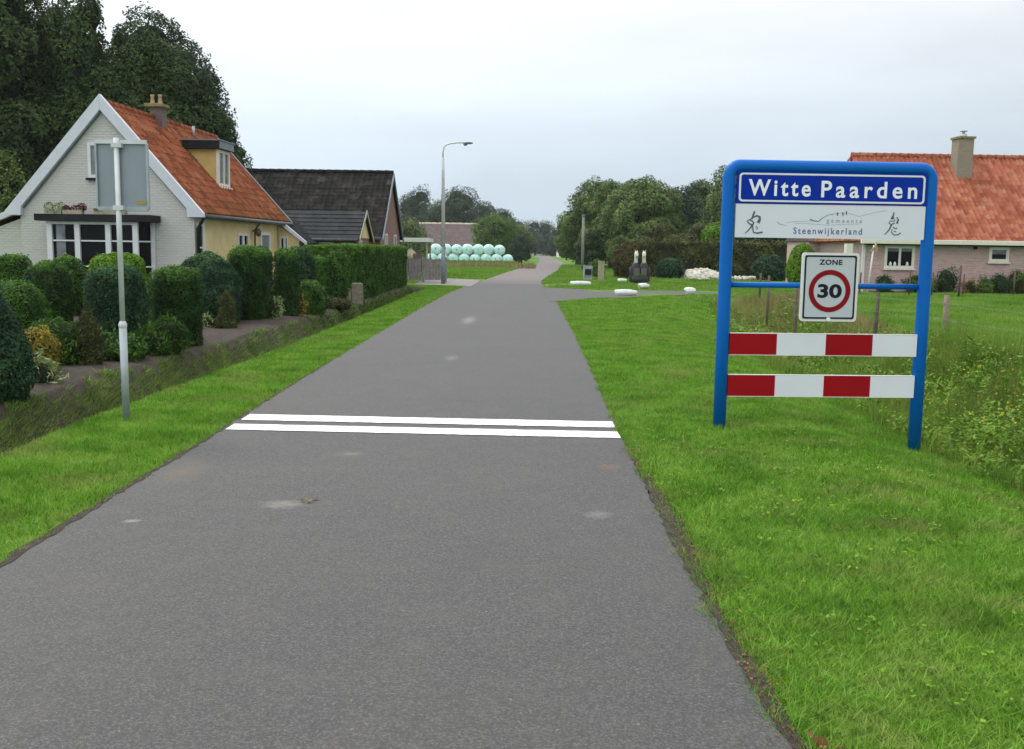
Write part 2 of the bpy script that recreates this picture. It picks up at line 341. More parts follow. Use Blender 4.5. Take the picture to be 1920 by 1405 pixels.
lf('clip_dark', (.008, .024, .006), (.022, .058, .012), (.055, .13, .02), cl=4, tip=(.11, .27, .022))
lf('clip_mid', (.014, .042, .007), (.034, .092, .012), (.08, .18, .02), cl=4, tip=(.10, .25, .025))
lf('clip_blue', (.009, .030, .014), (.021, .060, .028), (.06, .13, .050), cl=4, tip=(.06, .17, .04))
lf('clip_lime', (.05, .13, .008), (.11, .24, .012), (.20, .36, .02), cl=3)
lf('bush_loose', (.015, .05, .008), (.040, .11, .014), (.09, .19, .025), cl=4)
lf('gold', (.09, .08, .012), (.22, .18, .02), (.36, .28, .035), cl=5)
lf('variegated', (.07, .13, .035), (.22, .30, .11), (.45, .50, .26), cl=8)
lf('bronze', (.022, .030, .010), (.052, .056, .016), (.10, .12, .028), cl=5)
lf('beech', (.034, .042, .014), (.068, .082, .022), (.12, .145, .038), cl=.8)
lf('copper', (.045, .034, .012), (.085, .062, .020), (.10, .11, .025), cl=1.5)
lf('red_flower', (.05, .006, .01), (.12, .012, .02), (.22, .03, .04), cl=8)
lf('dead_leaf', (.07, .03, .015), (.16, .075, .03), (.28, .16, .07), cl=8, transl=.1)
# ------------------------------------------------------------------ terrain
ip = np.interp
def road_l(y): return ip(y, [-8, 8, 12, 29, 38, 43], [-2.56, -2.54, -2.58, -2.50, -2.35, -2.13])
def road_r(y): return ip(y, [-8, 3, 4.2, 5.5, 8.4, 12, 19, 31], [1.10, .94, .91, .93, .955, 1.04, 1.2, 1.38])
def crest_ln(y): return ip(y, [0, 10, 12.5, 16, 20.6, 40], [-3.90, -3.88, -3.80, -3.66, -3.60, -3.6])
def crest_lf(y): return ip(y, [0, 12, 16.3, 21, 28, 40], [-4.85, -4.88, -4.78, -4.60, -4.36, -4.36])
def crest_r(y): return ip(y, [0, 10, 12, 16, 21, 30, 36], [3.95, 3.95, 4.05, 4.2, 4.7, 6.0, 7.2])
def smooth(x): x = np.clip(x, 0, 1); return x*x*(3-2*x)
def H(x, y):
    x = np.asarray(x, float); y = np.asarray(y, float)
    tn, tf = crest_ln(y), crest_lf(y)
    t = (tn-x)/(tn-tf); z = -0.5*np.sin(np.pi*np.clip(t, 0, 1))**.75*(1-smooth((y-39)/3))
    z = z + .03*smooth((tf-x)/.5)
    cr1 = crest_r(y); fade = 1-smooth((y-33)/3.5)
    z = z - .20*smooth((x-cr1+1.3)/1.3)*fade*(1-smooth((x-cr1-2.2)/1.0))
    t = np.clip((x-cr1)/2.5, 0, 1); z = z - .55*np.sin(np.pi*t)**.8*fade
    wob = .02*np.sin(1.3*x+.7*y)+.015*np.sin(.5*x-1.9*y+1)
    off = smooth((np.abs(x+.8)-2.6)/1.5)*(y < 60)
    return z + wob*off - .012*(1-off)
def grid_sheet(name, xs, ys, mat, zoff=0, zf=H):
    X, Y = np.meshgrid(xs, ys) if xs.ndim == 1 else (xs, ys)
    Z = zf(X, Y)+zoff; ny, nx = X.shape; V = np.stack([X, Y, Z], -1).reshape(-1, 3)
    i = np.arange(ny*nx).reshape(ny, nx); Q = np.stack([i[:-1, :-1], i[:-1, 1:], i[1:, 1:], i[1:, :-1]], -1).reshape(-1, 4)
    return link(name, np_mesh(name, V, Q.ravel(), np.arange(0, Q.size, 4), True), mat)
xs = np.concatenate([-np.geomspace(900, 9, 26), np.arange(-8.8, 10, .13), np.geomspace(10.2, 900, 28)])
ys = np.concatenate([np.arange(-12, 0, 2.), np.arange(0, 46, .28), np.geomspace(46.5, 2500, 40)])
tag(grid_sheet('ground', xs, ys, M['ground']), 'green grass land around the road reaching the horizon', 'ground', kind='structure')
def strip(name, L, Rr, mat, z, n=None, jit=0.0, lab=None, seg=.4):
    """a flat sheet between two polylines with equal counts of points"""
    L = np.array(L, float); Rr = np.array(Rr, float); s = np.r_[0, np.cumsum(np.hypot(*np.diff((L+Rr)/2, axis=0).T))]
    n = n or max(3, int(s[-1]/seg)); q = np.linspace(0, s[-1], n); f = lambda A: np.stack([ip(q, s, A[:, 0]), ip(q, s, A[:, 1])], -1)
    A, B = f(L), f(Rr)
    if jit:
        for C_ in (A, B): C_[:, 0] += rng.normal(0, jit, n)
    nx = 6; T = np.linspace(0, 1, nx)[None, :, None]; P_ = A[:, None]*(1-T)+B[:, None]*T
    V = np.concatenate([P_, np.full((n, nx, 1), z)], -1).reshape(-1, 3); i = np.arange(n*nx).reshape(n, nx)
    Q = np.stack([i[:-1, :-1], i[:-1, 1:], i[1:, 1:], i[1:, :-1]], -1).reshape(-1, 4)
    o = link(name, np_mesh(name, V, Q.ravel(), np.arange(0, Q.size, 4)), mat)
    return tag(o, lab, name.replace('_', ' '), kind='structure')
yy = np.arange(-8, 47.01, .5)
rl = road_l(yy); rr = road_r(yy)
rl = np.where(yy > 43, ip(yy, [43, 47], [-2.13, -2.1]), rl); rr = np.where(yy > 31, ip(yy, [31, 36, 41, 43.5, 47], [1.38, 1.7, 1.7, 1.34, 1.36]), rr)
strip('road', np.stack([rl, yy], -1), np.stack([rr, yy], -1), M['asphalt'], .006, jit=.012, lab='grey asphalt lane running away from the viewer', seg=.15)
strip('brick_road', [(-2.1, 47), (-1.7, 50), (-.4, 74), (1.0, 95), (3.3, 132), (5.6, 220), (6, 420)], [(1.36, 47), (1.45, 52), (3.3, 76), (4.9, 97), (6.6, 132), (8.3, 190), (13, 420)], M['clinker'], .010, jit=.03, lab='pinkish brick paved lane bending beyond the junction')
strip('side_road', [(1.2, 31.0), (1.9, 32.6), (3.4, 34.4), (5.5, 36.6), (7.8, 38.6), (8.9, 39.3)], [(1.2, 43.6), (1.9, 42.6), (3.4, 41.6), (5.5, 41.4), (7.8, 41.2), (8.9, 41.1)], M['asphalt'], .014, jit=.02, lab='grey side lane leaving the junction to the right')
strip('driveway', [(-1.9, 43.3), (-3.2, 44.3), (-4.4, 45.0), (-7, 46)], [(-1.7, 52.6), (-3.3, 54.6), (-4.8, 54.8), (-7, 55)], M['drive'], .014, jit=.02, lab='pale paved entrance left of the junction')
strip('verge_edge', [(.93, 2.2), (.92, 3.2), (.90, 4.2), (.90, 5.4), (.95, 7.6)], [(.975, 2.2), (.985, 3.2), (.955, 4.2), (1.02, 5.8), (.98, 7.6)], M['soil'], .010, jit=.010, lab='narrow brown strip of soil at the right road edge', seg=.08)
strip('verge_edge', [(-2.565, 4.2), (-2.572, 6), (-2.55, 8), (-2.59, 11), (-2.60, 14)], [(-2.53, 4.2), (-2.52, 6), (-2.52, 8), (-2.56, 11), (-2.56, 14)], M['soil'], .009, jit=.010, lab='narrow brown strip of soil at the left road edge', seg=.08)
strip('pavement_edge', [(1.30, 45.5), (1.5, 47.6), (2.4, 48.6), (5.0, 48.8)], [(1.55, 43.5), (2.0, 46.3), (2.6, 47.6), (5.0, 48.2)], M['beige'], .018, lab='pale kerb corner of the far grass verge')
# garden soil following the ground
gy = np.arange(6, 42, .3); T = np.linspace(0, 1, 80)
GX = (crest_ln(gy)-.16)[:, None] + (np.where(gy < 28, -14.5, -7.5)-crest_ln(gy))[:, None]*T[None, :]**1.9
GX += .0*np.sin(gy*5)[:, None]*(1-T)[None, :]
tag(grid_sheet('garden_soil', GX, np.repeat(gy[:, None], 80, 1), M['soil'], .045), 'brown soil bed of the front garden beside the ditch', 'soil', kind='structure')
mb = MB()
o = strip('flower_bed', [(15.6, 41.9), (19, 42.1), (29, 42.5)], [(15.6, 44), (19, 44.15), (29, 44.5)], M['soil'], .03, jit=0, lab='dark soil bed along the pink brick house')
# road lines
def line(L0, L1, R0, R1, lab):
    n = 60; mb = MB(); pr = None
    for i in range(n+1):
        t = i/n; j0, j1 = random.gauss(0, .004), random.gauss(0, .004)
        a = (L0[0]+(R0[0]-L0[0])*t, L0[1]+(R0[1]-L0[1])*t+j0, .0115); b = (L1[0]+(R1[0]-L1[0])*t, L1[1]+(R1[1]-L1[1])*t+j1, .0115)
        if pr: mb.face([pr[0], a, b, pr[1]])
        pr = (a, b)
    tag(mb.build('road_marking', M['paint']), lab, 'road marking', 'white lines across the lane', 'structure')
line((-2.50, 8.55), (-2.50, 8.83), (.945, 8.40), (.945, 8.70), 'white stripe across the lane nearer the viewer')
line((-2.50, 9.04), (-2.50, 9.36), (.95, 8.91), (.95, 9.22), 'white stripe across the lane farther from the viewer')
# ------------------------------------------------------------------ grass
def blades(name, X, Y, Z, h, wd, mat, lean=.5, lab=None, cat='grass', top=True):
    n = len(X); a = rng.uniform(0, 2*np.pi, n); hh = h*rng.uniform(.55, 1.15, n); ww = wd*rng.uniform(.6, 1.3, n)
    dx, dy = np.cos(a)*ww/2, np.sin(a)*ww/2; la = rng.uniform(0, 2*np.pi, n); ll = hh*lean*rng.uniform(0, 1.3, n)
    V = np.empty((n, 3, 3)); V[:, 0] = np.stack([X-dx, Y-dy, Z], -1); V[:, 1] = np.stack([X+dx, Y+dy, Z], -1)
    V[:, 2] = np.stack([X+np.cos(la)*ll, Y+np.sin(la)*ll, Z+hh], -1)
    o = link(name, np_mesh(name, V.reshape(-1, 3), np.arange(3*n), np.arange(0, 3*n, 3)), mat)
    return tag(o, lab, cat, kind='stuff') if top else o
def onroad(x, y):
    r = (x > road_l(y)-.015*np.sin(9*y)+.02) & (x < road_r(y)-.02+.02*np.sin(7*y)+.01*np.sin(23*y)) & (y < 43.2)
    e = (x > .9) & (x < .915+.075*np.clip(1-abs(y-5.8)/1.6, 0, 1)+.018*np.sin(5*y)+.012*np.sin(17*y)+.008*np.sin(41*y)) & (y < 7.6) & (rng.random(len(x)) > .2)
    e2 = (x > -2.548+.022*np.sin(4*y)+.018*np.sin(19*y)+.01*np.sin(47*y)) & (x < -2.4) & (y < 14) & (rng.random(len(x)) > .3)
    ax = np.array([1.2, 1.9, 3.4, 5.5, 7.8, 9.6]); s = (x > 1.1) & (x < 8.8) & (y > ip(x, ax, [31, 32.6, 34.4, 36.6, 38.6, 39.6])) & (y < ip(x, ax, [43.6, 42.6, 41.6, 41.4, 41.2, 41.4]))
    d = (x < -1.5) & (x > -7) & (y > ip(-x, [1.9, 3.2, 4.4, 7], [43.3, 44.3, 45, 46])) & (y < 54.5)
    b = (y > 43) & (x > ip(y, [43, 47, 50, 74, 132], [-2.1, -2.1, -1.7, -.4, 3.3])) & (x < ip(y, [43, 47, 52, 76, 132], [1.35, 1.36, 1.45, 3.3, 6.6]))
    return r | s | d | b | e | e2
def lawn(name, x0, x1, y0, y1, dens, h, wd, mat, lab, keep=None, lean=.5):
    n = int(dens*(x1-x0)*(y1-y0)); X = rng.uniform(x0, x1, n); Y = rng.uniform(y0, y1, n); k = ~onroad(X, Y)
    if keep is not None: k &= keep(X, Y)
    X, Y = X[k], Y[k]; hs = h*(.75+.5*(.5+.5*np.sin(2.1*X+1.3*Y)*np.sin(1.7*Y-.9*X)))
    return blades(name, X, Y, H(X, Y)-.004, hs, wd, mat, lean, lab)
Rk = lambda X, Y: (X > .8) & (X < crest_r(Y)+.25)
Lkp = lambda X, Y: (X < -2) & (X > crest_ln(Y)-.12)
view = lambda X, Y: (np.abs(X) < .56*Y+1.0)
lawn('lawn_grass', .85, 4.3, 2.3, 6.0, 8500, .056, .0066, M['grass'], 'short green grass on the right verge nearest the viewer', lambda X, Y: Rk(X, Y) & view(X, Y), lean=1.4)
lawn('lawn_grass', .85, 4.5, 6.0, 12.0, 4600, .050, .0095, M['grass'], 'short green grass on the right verge around the town sign', Rk, lean=.9)
lawn('lawn_grass', .9, 8, 12, 24, 2000, .05, .014, M['grass'], 'short green grass on the right verge behind the town sign', Rk)
lawn('lawn_grass', 1, 11, 24, 43, 560, .06, .028, M['grass'], 'short green grass on the right verge by the side lane', lambda X, Y: (X > .8) & ((X < crest_r(Y)+.3) | (Y > 36)))
lawn('lawn_grass', -4.1, -2.4, 4.0, 10, 5200, .05, .009, M['grass'], 'short green grass on the left verge around the grey post', Lkp, lean=.9)
lawn('lawn_grass', -4.0, -2.3, 10, 24, 2600, .05, .013, M['grass'], 'short green grass on the left verge along the ditch', Lkp)
lawn('lawn_grass', -5.0, -1.9, 24, 44, 900, .06, .026, M['grass'], 'short green grass on the left verge near the lamp post', lambda X, Y: (X < -1.9) & (X > crest_ln(Y)-.1) | ((Y > 41) & (X > -5)))
FK = lambda X, Y: (X > crest_r(Y)+2.3) & ~((Y > 41.9) & (X > 15))
lawn('field_grass', 6.0, 26, 14, 46, 260, .11, .03, M['field_grass'], 'longer pasture grass behind the wire fence', FK)
lawn('field_grass', 1.2, 17, 43, 60, 150, .10, .05, M['field_grass'], 'grass between the side lane and the dark hedge', lambda X, Y: ~((Y > 42.5) & (X > 14.5)))
lawn('field_grass', -16, 12, 55, 112, 45, .16, .10, M['field_grass'], 'grass meadow in front of the mint green bales')
BK = lambda X, Y: (X < crest_ln(Y)-.02) & (X > crest_lf(Y)-.0+.03*np.sin(3*Y)+.03*np.sin(11*Y)) & (Y < 41)
lawn('bank_grass', -5.2, -3.5, 5.5, 16, 12000, .065, .011, M['bank_grass'], 'tangled olive green grass on the near ditch bank', BK, lean=1.2)
lawn('bank_grass', -5.2, -3.4, 16, 41, 4600, .085, .018, M['bank_grass'], 'tangled olive green grass on the far ditch bank', BK, lean=1.2)
lawn('bank_herbs', -5.2, -3.4, 22, 41, 900, .14, .03, M['bush_loose'], 'fresh green herbs in the left ditch', BK, lean=1.2)
lawn('bank_herbs', -5.2, -3.5, 6, 22, 1800, .10, .014, M['weed'], 'scattered green herbs on the near ditch bank', BK, lean=1.2)
DK = lambda X, Y: (X > crest_r(Y)+.1) & (X < crest_r(Y)+3.2) & (np.sin(1.1*Y+.4*X)+np.sin(.6*X+2) > -.5)
lawn('dry_grass', 4.2, 10.5, 13.5, 36, 420, .34, .012, M['dry_grass'], 'tall straw coloured grass along the wire fence', DK, lean=.7)
lawn('tall_grass', 3.9, 9.5, 6, 34, 560, .24, .013, M['weed'], 'tall green grass growing in the right ditch', lambda X, Y: (X > crest_r(Y)) & (X < crest_r(Y)+2.8), lean=.7)
# leaf builder
def leafquads(P_, Nn, size, asp=.5, jit=.9):
    n = len(P_); nn = Nn + jit*rng.normal(size=(n, 3))*.6; nn /= np.linalg.norm(nn, axis=1)[:, None]+1e-9
    a = rng.normal(size=(n, 3)); t1 = np.cross(nn, a); t1 /= np.linalg.norm(t1, axis=1)[:, None]+1e-9; t2 = np.cross(nn, t1)
    s = (size*rng.uniform(.6, 1.3, n))[:, None]; V = np.empty((n, 4, 3))
    V[:, 0] = P_-t1*s; V[:, 1] = P_+t2*s*asp; V[:, 2] = P_+t1*s+nn*s*.25; V[:, 3] = P_-t2*s*asp
    return V.reshape(-1, 3)
def bumpf(P_, sc, seed):
    q = P_*sc+seed*3.7
    return (np.sin(q[:, 0]*1.0+1.3*np.sin(q[:, 1]*1.7))*np.sin(q[:, 1]*1.1+1.1*np.sin(q[:, 2]*1.3+seed))+.6*np.sin(q[:, 2]*2.1+q[:, 0]*1.9+seed)*np.sin(q[:, 1]*2.3+1))
def quadmesh(name, parts, mat, parent=None):
    V = np.concatenate([p[0] for p in parts]); Q = []; b = 0; mi = []
    for vv, qq in parts:
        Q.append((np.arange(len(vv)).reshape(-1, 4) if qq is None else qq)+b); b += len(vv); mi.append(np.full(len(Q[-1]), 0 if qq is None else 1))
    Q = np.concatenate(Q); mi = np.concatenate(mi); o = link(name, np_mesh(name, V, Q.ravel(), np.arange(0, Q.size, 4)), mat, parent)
    if mi.any(): o.data.materials.append(M['core_shade']); o.data.polygons.foreach_set('material_index', mi.astype(np.int32))  # core faces get the colour painted as shade
    return o
def sphere_q(c, r, seed=0, sc=1.0, n=12, m=8, amp=.12):
    th = np.linspace(.02, np.pi-.02, m+1); f = np.linspace(0, 2*np.pi, n, endpoint=False); TH, F = np.meshgrid(th, f, indexing='ij')
    D = np.stack([np.sin(TH)*np.cos(F), np.sin(TH)*np.sin(F), np.cos(TH)], -1).reshape(-1, 3); k = 1+amp*bumpf(D*2, 1, seed)
    V = np.asarray(c)+D*np.asarray(r)*k[:, None]; i = np.arange((m+1)*n).reshape(m+1, n)
    Q = np.stack([i[1:], np.roll(i[1:], -1, 1), np.roll(i[:-1], -1, 1), i[:-1]], -1).reshape(-1, 4); return V, Q
def lobes_leaves(lobes, n, size, seed, amp=.16, depth=.22, droop=0):
    L = np.array([l[:3] for l in lobes], float); Rd = np.array([l[3:6] for l in lobes], float); n = int(n*1.9); size = size*.74
    area = (Rd[:, 0]*Rd[:, 2])+(Rd[:, 0]*Rd[:, 1]); k = rng.choice(len(lobes), int(n*1.7), p=area/area.sum())
    D = rng.normal(size=(len(k), 3)); D /= np.linalg.norm(D, axis=1)[:, None]; P0 = L[k]+D*Rd[k]
    rr_ = 1+amp*bumpf(P0, 2.2/max(.4, Rd.mean()), seed)+.3*amp*bumpf(P0, 7/max(.5, Rd.mean()), seed+3)+.05*rng.normal(size=len(k)) - depth*rng.random(len(k))**2
    P_ = L[k]+D*Rd[k]*rr_[:, None]; ok = np.ones(len(k), bool)
    for j in range(len(lobes)):
        q = (P_-L[j])/Rd[j]; ok &= ~((np.sum(q*q, 1) < .58) & (k != j))
    P_, D = P_[ok][:n], D[ok][:n]; Nn = D/Rd[k][ok][:n]; Nn /= np.linalg.norm(Nn, axis=1)[:, None]; Nn[:, 2] += .3-droop
    return leafquads(P_, Nn, size)
def trunk(parent, h, r, lobes, nl=5):
    mb = MB(); tx, ty = random.uniform(-.2, .2), random.uniform(-.2, .2)
    mb.tube([(0, 0, -.1), (tx*.4, ty*.4, h*.35), (tx, ty, h*.7), (tx*1.3, ty*1.3, h)], [r*1.25, r*.85, r*.6, r*.25], 9)
    for i in range(min(nl, len(lobes))):
        l = random.choice(lobes); z0 = h*random.uniform(.3, .65)
        mb.tube([(tx*.6, ty*.6, z0), ((tx+l[0])*.5, (ty+l[1])*.5, (z0+l[2])*.52), (l[0]*.85, l[1]*.85, l[2])], [r*.4, r*.26, r*.1], 6)
    return mb.build('trunk', M['bark'], parent)
def tree(name, label, x, y, lobes, n, size, mat, tr=.2, group=None, h=None, core=.56, amp=.16, seed=None, cat='tree'):
    seed = seed if seed is not None else random.randint(1, 999); z = float(H(x, y)); t_ = thing(name, label, cat, (x, y, z), 0, group)
    h = h or max(l[2] for l in lobes)*.72; trunk(t_, h, tr, lobes)
    parts = [(lobes_leaves(lobes, n, size, seed, amp), None)]
    for j, l in enumerate(lobes):
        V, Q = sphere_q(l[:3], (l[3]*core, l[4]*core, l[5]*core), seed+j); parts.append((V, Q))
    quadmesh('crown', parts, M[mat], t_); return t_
def crown_lobes(w, h, base, k=9, sq=.8, top=.5, seed=0):
    """lobes filling an egg of width w between base and h"""
    r = random.Random(seed); L = []; cz = (base+h)/2; hz = (h-base)/2
    for i in range(k):
        a = r.uniform(0, 6.28); e = r.uniform(-.75, .8); rad = math.sqrt(max(0, 1-e*e*.9))*(1-.25*max(0, e))*.62
        lr = w*.5*r.uniform(.34, .5)*(1-.35*max(0, e)*top*2*.5)
        L.append((math.cos(a)*rad*w/2, math.sin(a)*rad*w/2*sq, cz+e*hz*.78, lr, lr, lr*r.uniform(.75, 1.05)))
    L.append((0, 0, cz, w*.34, w*.34*sq, hz*.72)); L.append((w*r.uniform(-.05, .05), 0, h-hz*.28, w*.2, w*.2, hz*.3)); return L
def conifer_lobes(w, h, k=14, seed=0, base=.4):
    r = random.Random(seed); L = []
    for i in range(k):
        t_ = (i+.5)/k; zz = base+(h-base)*.96*t_; rad = w/2*math.sqrt(max(0, 1-t_**2.0))*r.uniform(.8, 1.05)+.05*w
        for q in range(3):
            a = r.uniform(0, 6.28); L.append((math.cos(a)*rad*.5, math.sin(a)*rad*.5, zz+r.uniform(-.3, .3), rad*.6, rad*.6, (h-base)/k*1.0))
    return L
# clipped shrubs from a profile of (radius, z)
def shrub(name, label, x, y, prof, n, size, mat, rough=.05, group=None, cat='shrub', sxy=(1, 1), lean=0, top_mat=None, spiky=0):
    n = int(n*1.9); size = size*1.0
    if not spiky: rough = rough*.6
    pr = np.array(prof, float); z0 = float(H(x, y))+.02; seed = random.randint(1, 999)
    seg = np.hypot(*np.diff(pr, axis=0).T); wgt = seg*(pr[:-1, 0]+pr[1:, 0]+.02); c = rng.choice(len(seg), n, p=wgt/wgt.sum()); t_ = rng.random(n)
    r_ = pr[c, 0]*(1-t_)+pr[c+1, 0]*t_; zz = pr[c, 1]*(1-t_)+pr[c+1, 1]*t_; a = rng.uniform(0, 2*np.pi, n)
    dr = pr[c+1, 0]-pr[c, 0]; dz = pr[c+1, 1]-pr[c, 1]; nr, nzv = dz/seg[c], -dr/seg[c]
    Nn = np.stack([np.cos(a)*nr, np.sin(a)*nr, nzv], -1); P_ = np.stack([np.cos(a)*r_*sxy[0], np.sin(a)*r_*sxy[1], zz], -1)
    P_ += Nn*(rough*bumpf(P_, 5, seed)-rough*1.2*rng.random(n)**2+rough*.5*rng.normal(size=n)*.5)[:, None]
    fly = rng.random(n) < .05; P_ += Nn*(fly*rng.uniform(0, .055, n))[:, None]
    if spiky: Nn = Nn*.3+rng.normal(size=(n, 3))*.4
    P_[:, 2] = np.maximum(P_[:, 2], .01); parts = [(leafquads(P_, Nn, size, .5 if not spiky else .2), None)]
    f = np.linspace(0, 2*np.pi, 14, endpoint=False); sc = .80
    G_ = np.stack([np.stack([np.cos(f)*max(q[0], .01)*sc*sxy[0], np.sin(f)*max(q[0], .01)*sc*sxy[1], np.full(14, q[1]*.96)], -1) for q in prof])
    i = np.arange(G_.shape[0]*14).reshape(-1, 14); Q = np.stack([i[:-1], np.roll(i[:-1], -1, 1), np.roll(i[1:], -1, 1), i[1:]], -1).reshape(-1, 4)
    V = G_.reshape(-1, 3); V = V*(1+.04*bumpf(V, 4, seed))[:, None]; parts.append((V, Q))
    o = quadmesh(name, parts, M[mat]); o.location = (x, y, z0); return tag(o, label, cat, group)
def column(r, h, k=.9): return [(r*.86, 0), (r*.97, h*.25), (r, h*.55), (r*k, h*.85), (r*k*.82, h*.96), (r*.45, h), (.0, h)]
def dome(r, h): return [(r*.8, 0), (r*.98, h*.25), (r, h*.45), (r*.86, h*.7), (r*.58, h*.9), (r*.25, h*.98), (0, h)]
def cone(r, h): return [(r*.75, 0), (r, h*.15), (r*.82, h*.4), (r*.52, h*.7), (r*.2, h*.93), (0, h)]
# ------------------------------------------------------------------ tiled roofs, windows
def tiled(name, A, B, C, D, mat, parent, tw=.24, th=.30, amp=.065, du=.03, step=.02):
    """A,B eave ends; C,D ridge ends above B and A"""
    A, B, C, D = [Vector(q) for q in (A, B, C, D)]; ux = (B-A).normalized(); n = ux.cross(D-A).normalized(); 
    if n.z < 0: n = -n
    vy = n.cross(ux).normalized(); vy = vy if vy.z > 0 else -vy
    Ls = max((D-A).dot(vy), (C-B).dot(vy)); nr = max(1, round(Ls/th)); p = Ls/nr
    vs = []
    for k in range(nr): vs += [(k*p+.004, step*random.uniform(.5, 1.5)), ((k+1)*p-.004, random.uniform(-.003, .003))]
    nu = max(2, int((B-A).length/du)); V = []; UV = []
    for v_, s_ in vs:
        t = v_/Ls; a = A.lerp(D, t); b = B.lerp(C, t)
        for i in range(nu+1):
            q = a.lerp(b, i/nu); u = (q-A).dot(ux); d = amp*(.5+.5*math.cos(2*math.pi*u/tw))**1.3+s_+.01
            V.append(q+n*d); UV.append((u, v_))
    me = bpy.data.meshes.new(name); F = []
    for j in range(len(vs)-1):
        for i in range(nu): k = j*(nu+1)+i; F.append((k, k+1, k+nu+2, k+nu+1))
    # underside sheet
    b0 = len(V); V += [A-n*.06, B-n*.06, C-n*.06, D-n*.06]; UV += [(0, 0)]*4; F.append((b0+3, b0+2, b0+1, b0))
    me.from_pydata([tuple(q) for q in V], [], F); uvl = me.uv_layers.new(name='UVMap')
    li = np.empty(len(me.loops), np.int32); me.loops.foreach_get('vertex_index', li); uvl.data.foreach_set('uv', np.array(UV, np.float32)[li].ravel())
    return link(name, me, mat, parent)
def ridge(parent, A, B, mat, r=.13, step=.4):
    A, B = Vector(A), Vector(B); n = max(1, int((B-A).length/step)); mb = MB()
    for i in range(n):
        p, q = A.lerp(B, i/n), A.lerp(B, (i+1.06)/n); mb.tube([p-Vector((0, 0, .05)), q-Vector((0, 0, .05))], [r*1.12, r*.93], 8)
    return mb.build('ridge_tile', mat, parent)
def window(parent, face, u0, u1, z0, z1, at, mat='white_paint', fw=.06, mull=(), trans=(), glass='glass', proud=.05, sill=None, name='window'):
    """face 'y-': in plane y=at facing -y, u=x ; 'x+': plane x=at facing +x, u=y"""
    def bx(mb, a, b, c, d, p0, p1):
        if face == 'y-': mb.box(a, b, at-p1, at-p0, c, d)
        else: mb.box(at+p0, at+p1, a, b, c, d)
    f = MB(); bx(f, u0, u0+fw, z0, z1, -.02, proud); bx(f, u1-fw, u1, z0, z1, -.02, proud)
    bx(f, u0+fw, u1-fw, z0, z0+fw, -.02, proud-.002); bx(f, u0+fw, u1-fw, z1-fw, z1, -.02, proud-.002)
    for m_, wd in mull: bx(f, m_-wd/2, m_+wd/2, z0+fw, z1-fw, -.02, proud-.004)
    o = f.build(name, M[mat], parent)
    g = MB(); bx(g, u0+fw*.5, u1-fw*.5, z0+fw*.5, z1-fw*.5, -.03, .012); g.build('pane', M[glass], o)
    if trans:
        b_ = MB()
        for z_, wd in trans: bx(b_, u0+fw, u1-fw, z_-wd/2, z_+wd/2, 0, proud-.008)
        b_.build('glazing_bar', M[mat], o)
    if sill:
        s_ = MB(); bx(s_, u0-.05, u1+.05, z0-.07, z0-.005, -.02, proud+.06); s_.build('sill', M[sill], o)
    return o
# ------------------------------------------------------------------ cottage on the left
HZ = 5.62; EZ = 2.52; HW = 2.78; LEN = 9.0
k_ = (HZ-EZ)/HW
h1 = thing('cottage', 'white and yellow cottage with steep orange tiled roof and dormer', 'house', (-11.8, 29, 0), R(-3.45))
mb = MB(); mb.prism([(-2.55, 0), (2.6, 0), (2.6, EZ-.02), (0, HZ-.22), (-2.55, EZ-.02)], 'y', 0, .72); mb.build('front_wall', M['white_brick'], h1)
mb = MB(); mb.prism([(-2.54, 0), (2.57, 0), (2.57, EZ-.04), (0, HZ-.24), (-2.54, EZ-.04)], 'y', .72, 8.85); mb.build('side_wall', M['yellow_wall'], h1)
tiled('roof', (HW, .05, EZ), (HW, LEN, EZ), (0, LEN, HZ), (0, .05, HZ), M['orange_tile'], h1)
tiled('roof', (-HW, LEN, EZ), (-HW, .05, EZ), (0, .05, HZ), (0, LEN, HZ), M['orange_tile'], h1, du=.12)
ridge(h1, (0, .1, HZ+.05), (0, LEN, HZ+.05), M['orange_tile'])
for s in (-1, 1):
    mb = MB(); X = HW+.16; e = EZ-.02
    mb.prism([(0, HZ+.22), (s*X, e+.02), (s*X, e-.09), (s*(X-.48), e-.09), (s*(X-.50), e+.16), (0, HZ-.22)], 'y', -.16, -.02)
    mb.build('barge_board', M['barge'], h1, bevel=.01)
    mb = MB(); mb.prism([(0, HZ+.12), (s*(HW+.1), EZ+.02), (s*(HW+.02), EZ-.14), (0, HZ-.1)], 'y', LEN+.02, LEN+.14); mb.build('rear_barge_board', M['grey_trim'], h1)
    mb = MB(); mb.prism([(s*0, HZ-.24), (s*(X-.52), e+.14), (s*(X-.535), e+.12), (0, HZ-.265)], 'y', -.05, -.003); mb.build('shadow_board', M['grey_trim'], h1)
mb = MB(); mb.tube([(HW+.08, .1, EZ-.07), (HW+.08, LEN, EZ-.07)], .07, 10); mb.build('gutter', M['gutter'], h1)
mb = MB(); mb.tube([(HW+.06, .16, EZ-.1), (HW-.02, .14, EZ-.25), (2.67, .10, EZ-.42), (2.67, .10, .1)], .045, 8); mb.build('downpipe', M['dark_trim'], h1)
mb = MB(); mb.tube([(HW+.06, 5.3, EZ-.1), (HW+.0, 5.3, EZ-.2), (2.66, 5.3, EZ-.36), (2.65, 5.3, .1)], .03, 6); mb.build('downpipe', M['wood_dark'], h1)
# gable window half hidden behind the grey traffic sign
window(h1, 'y-', -.46, .46, 3.50, 4.50, 0, fw=.09, mull=((0, .07),), glass='curtain_glass', sill='dark_trim')
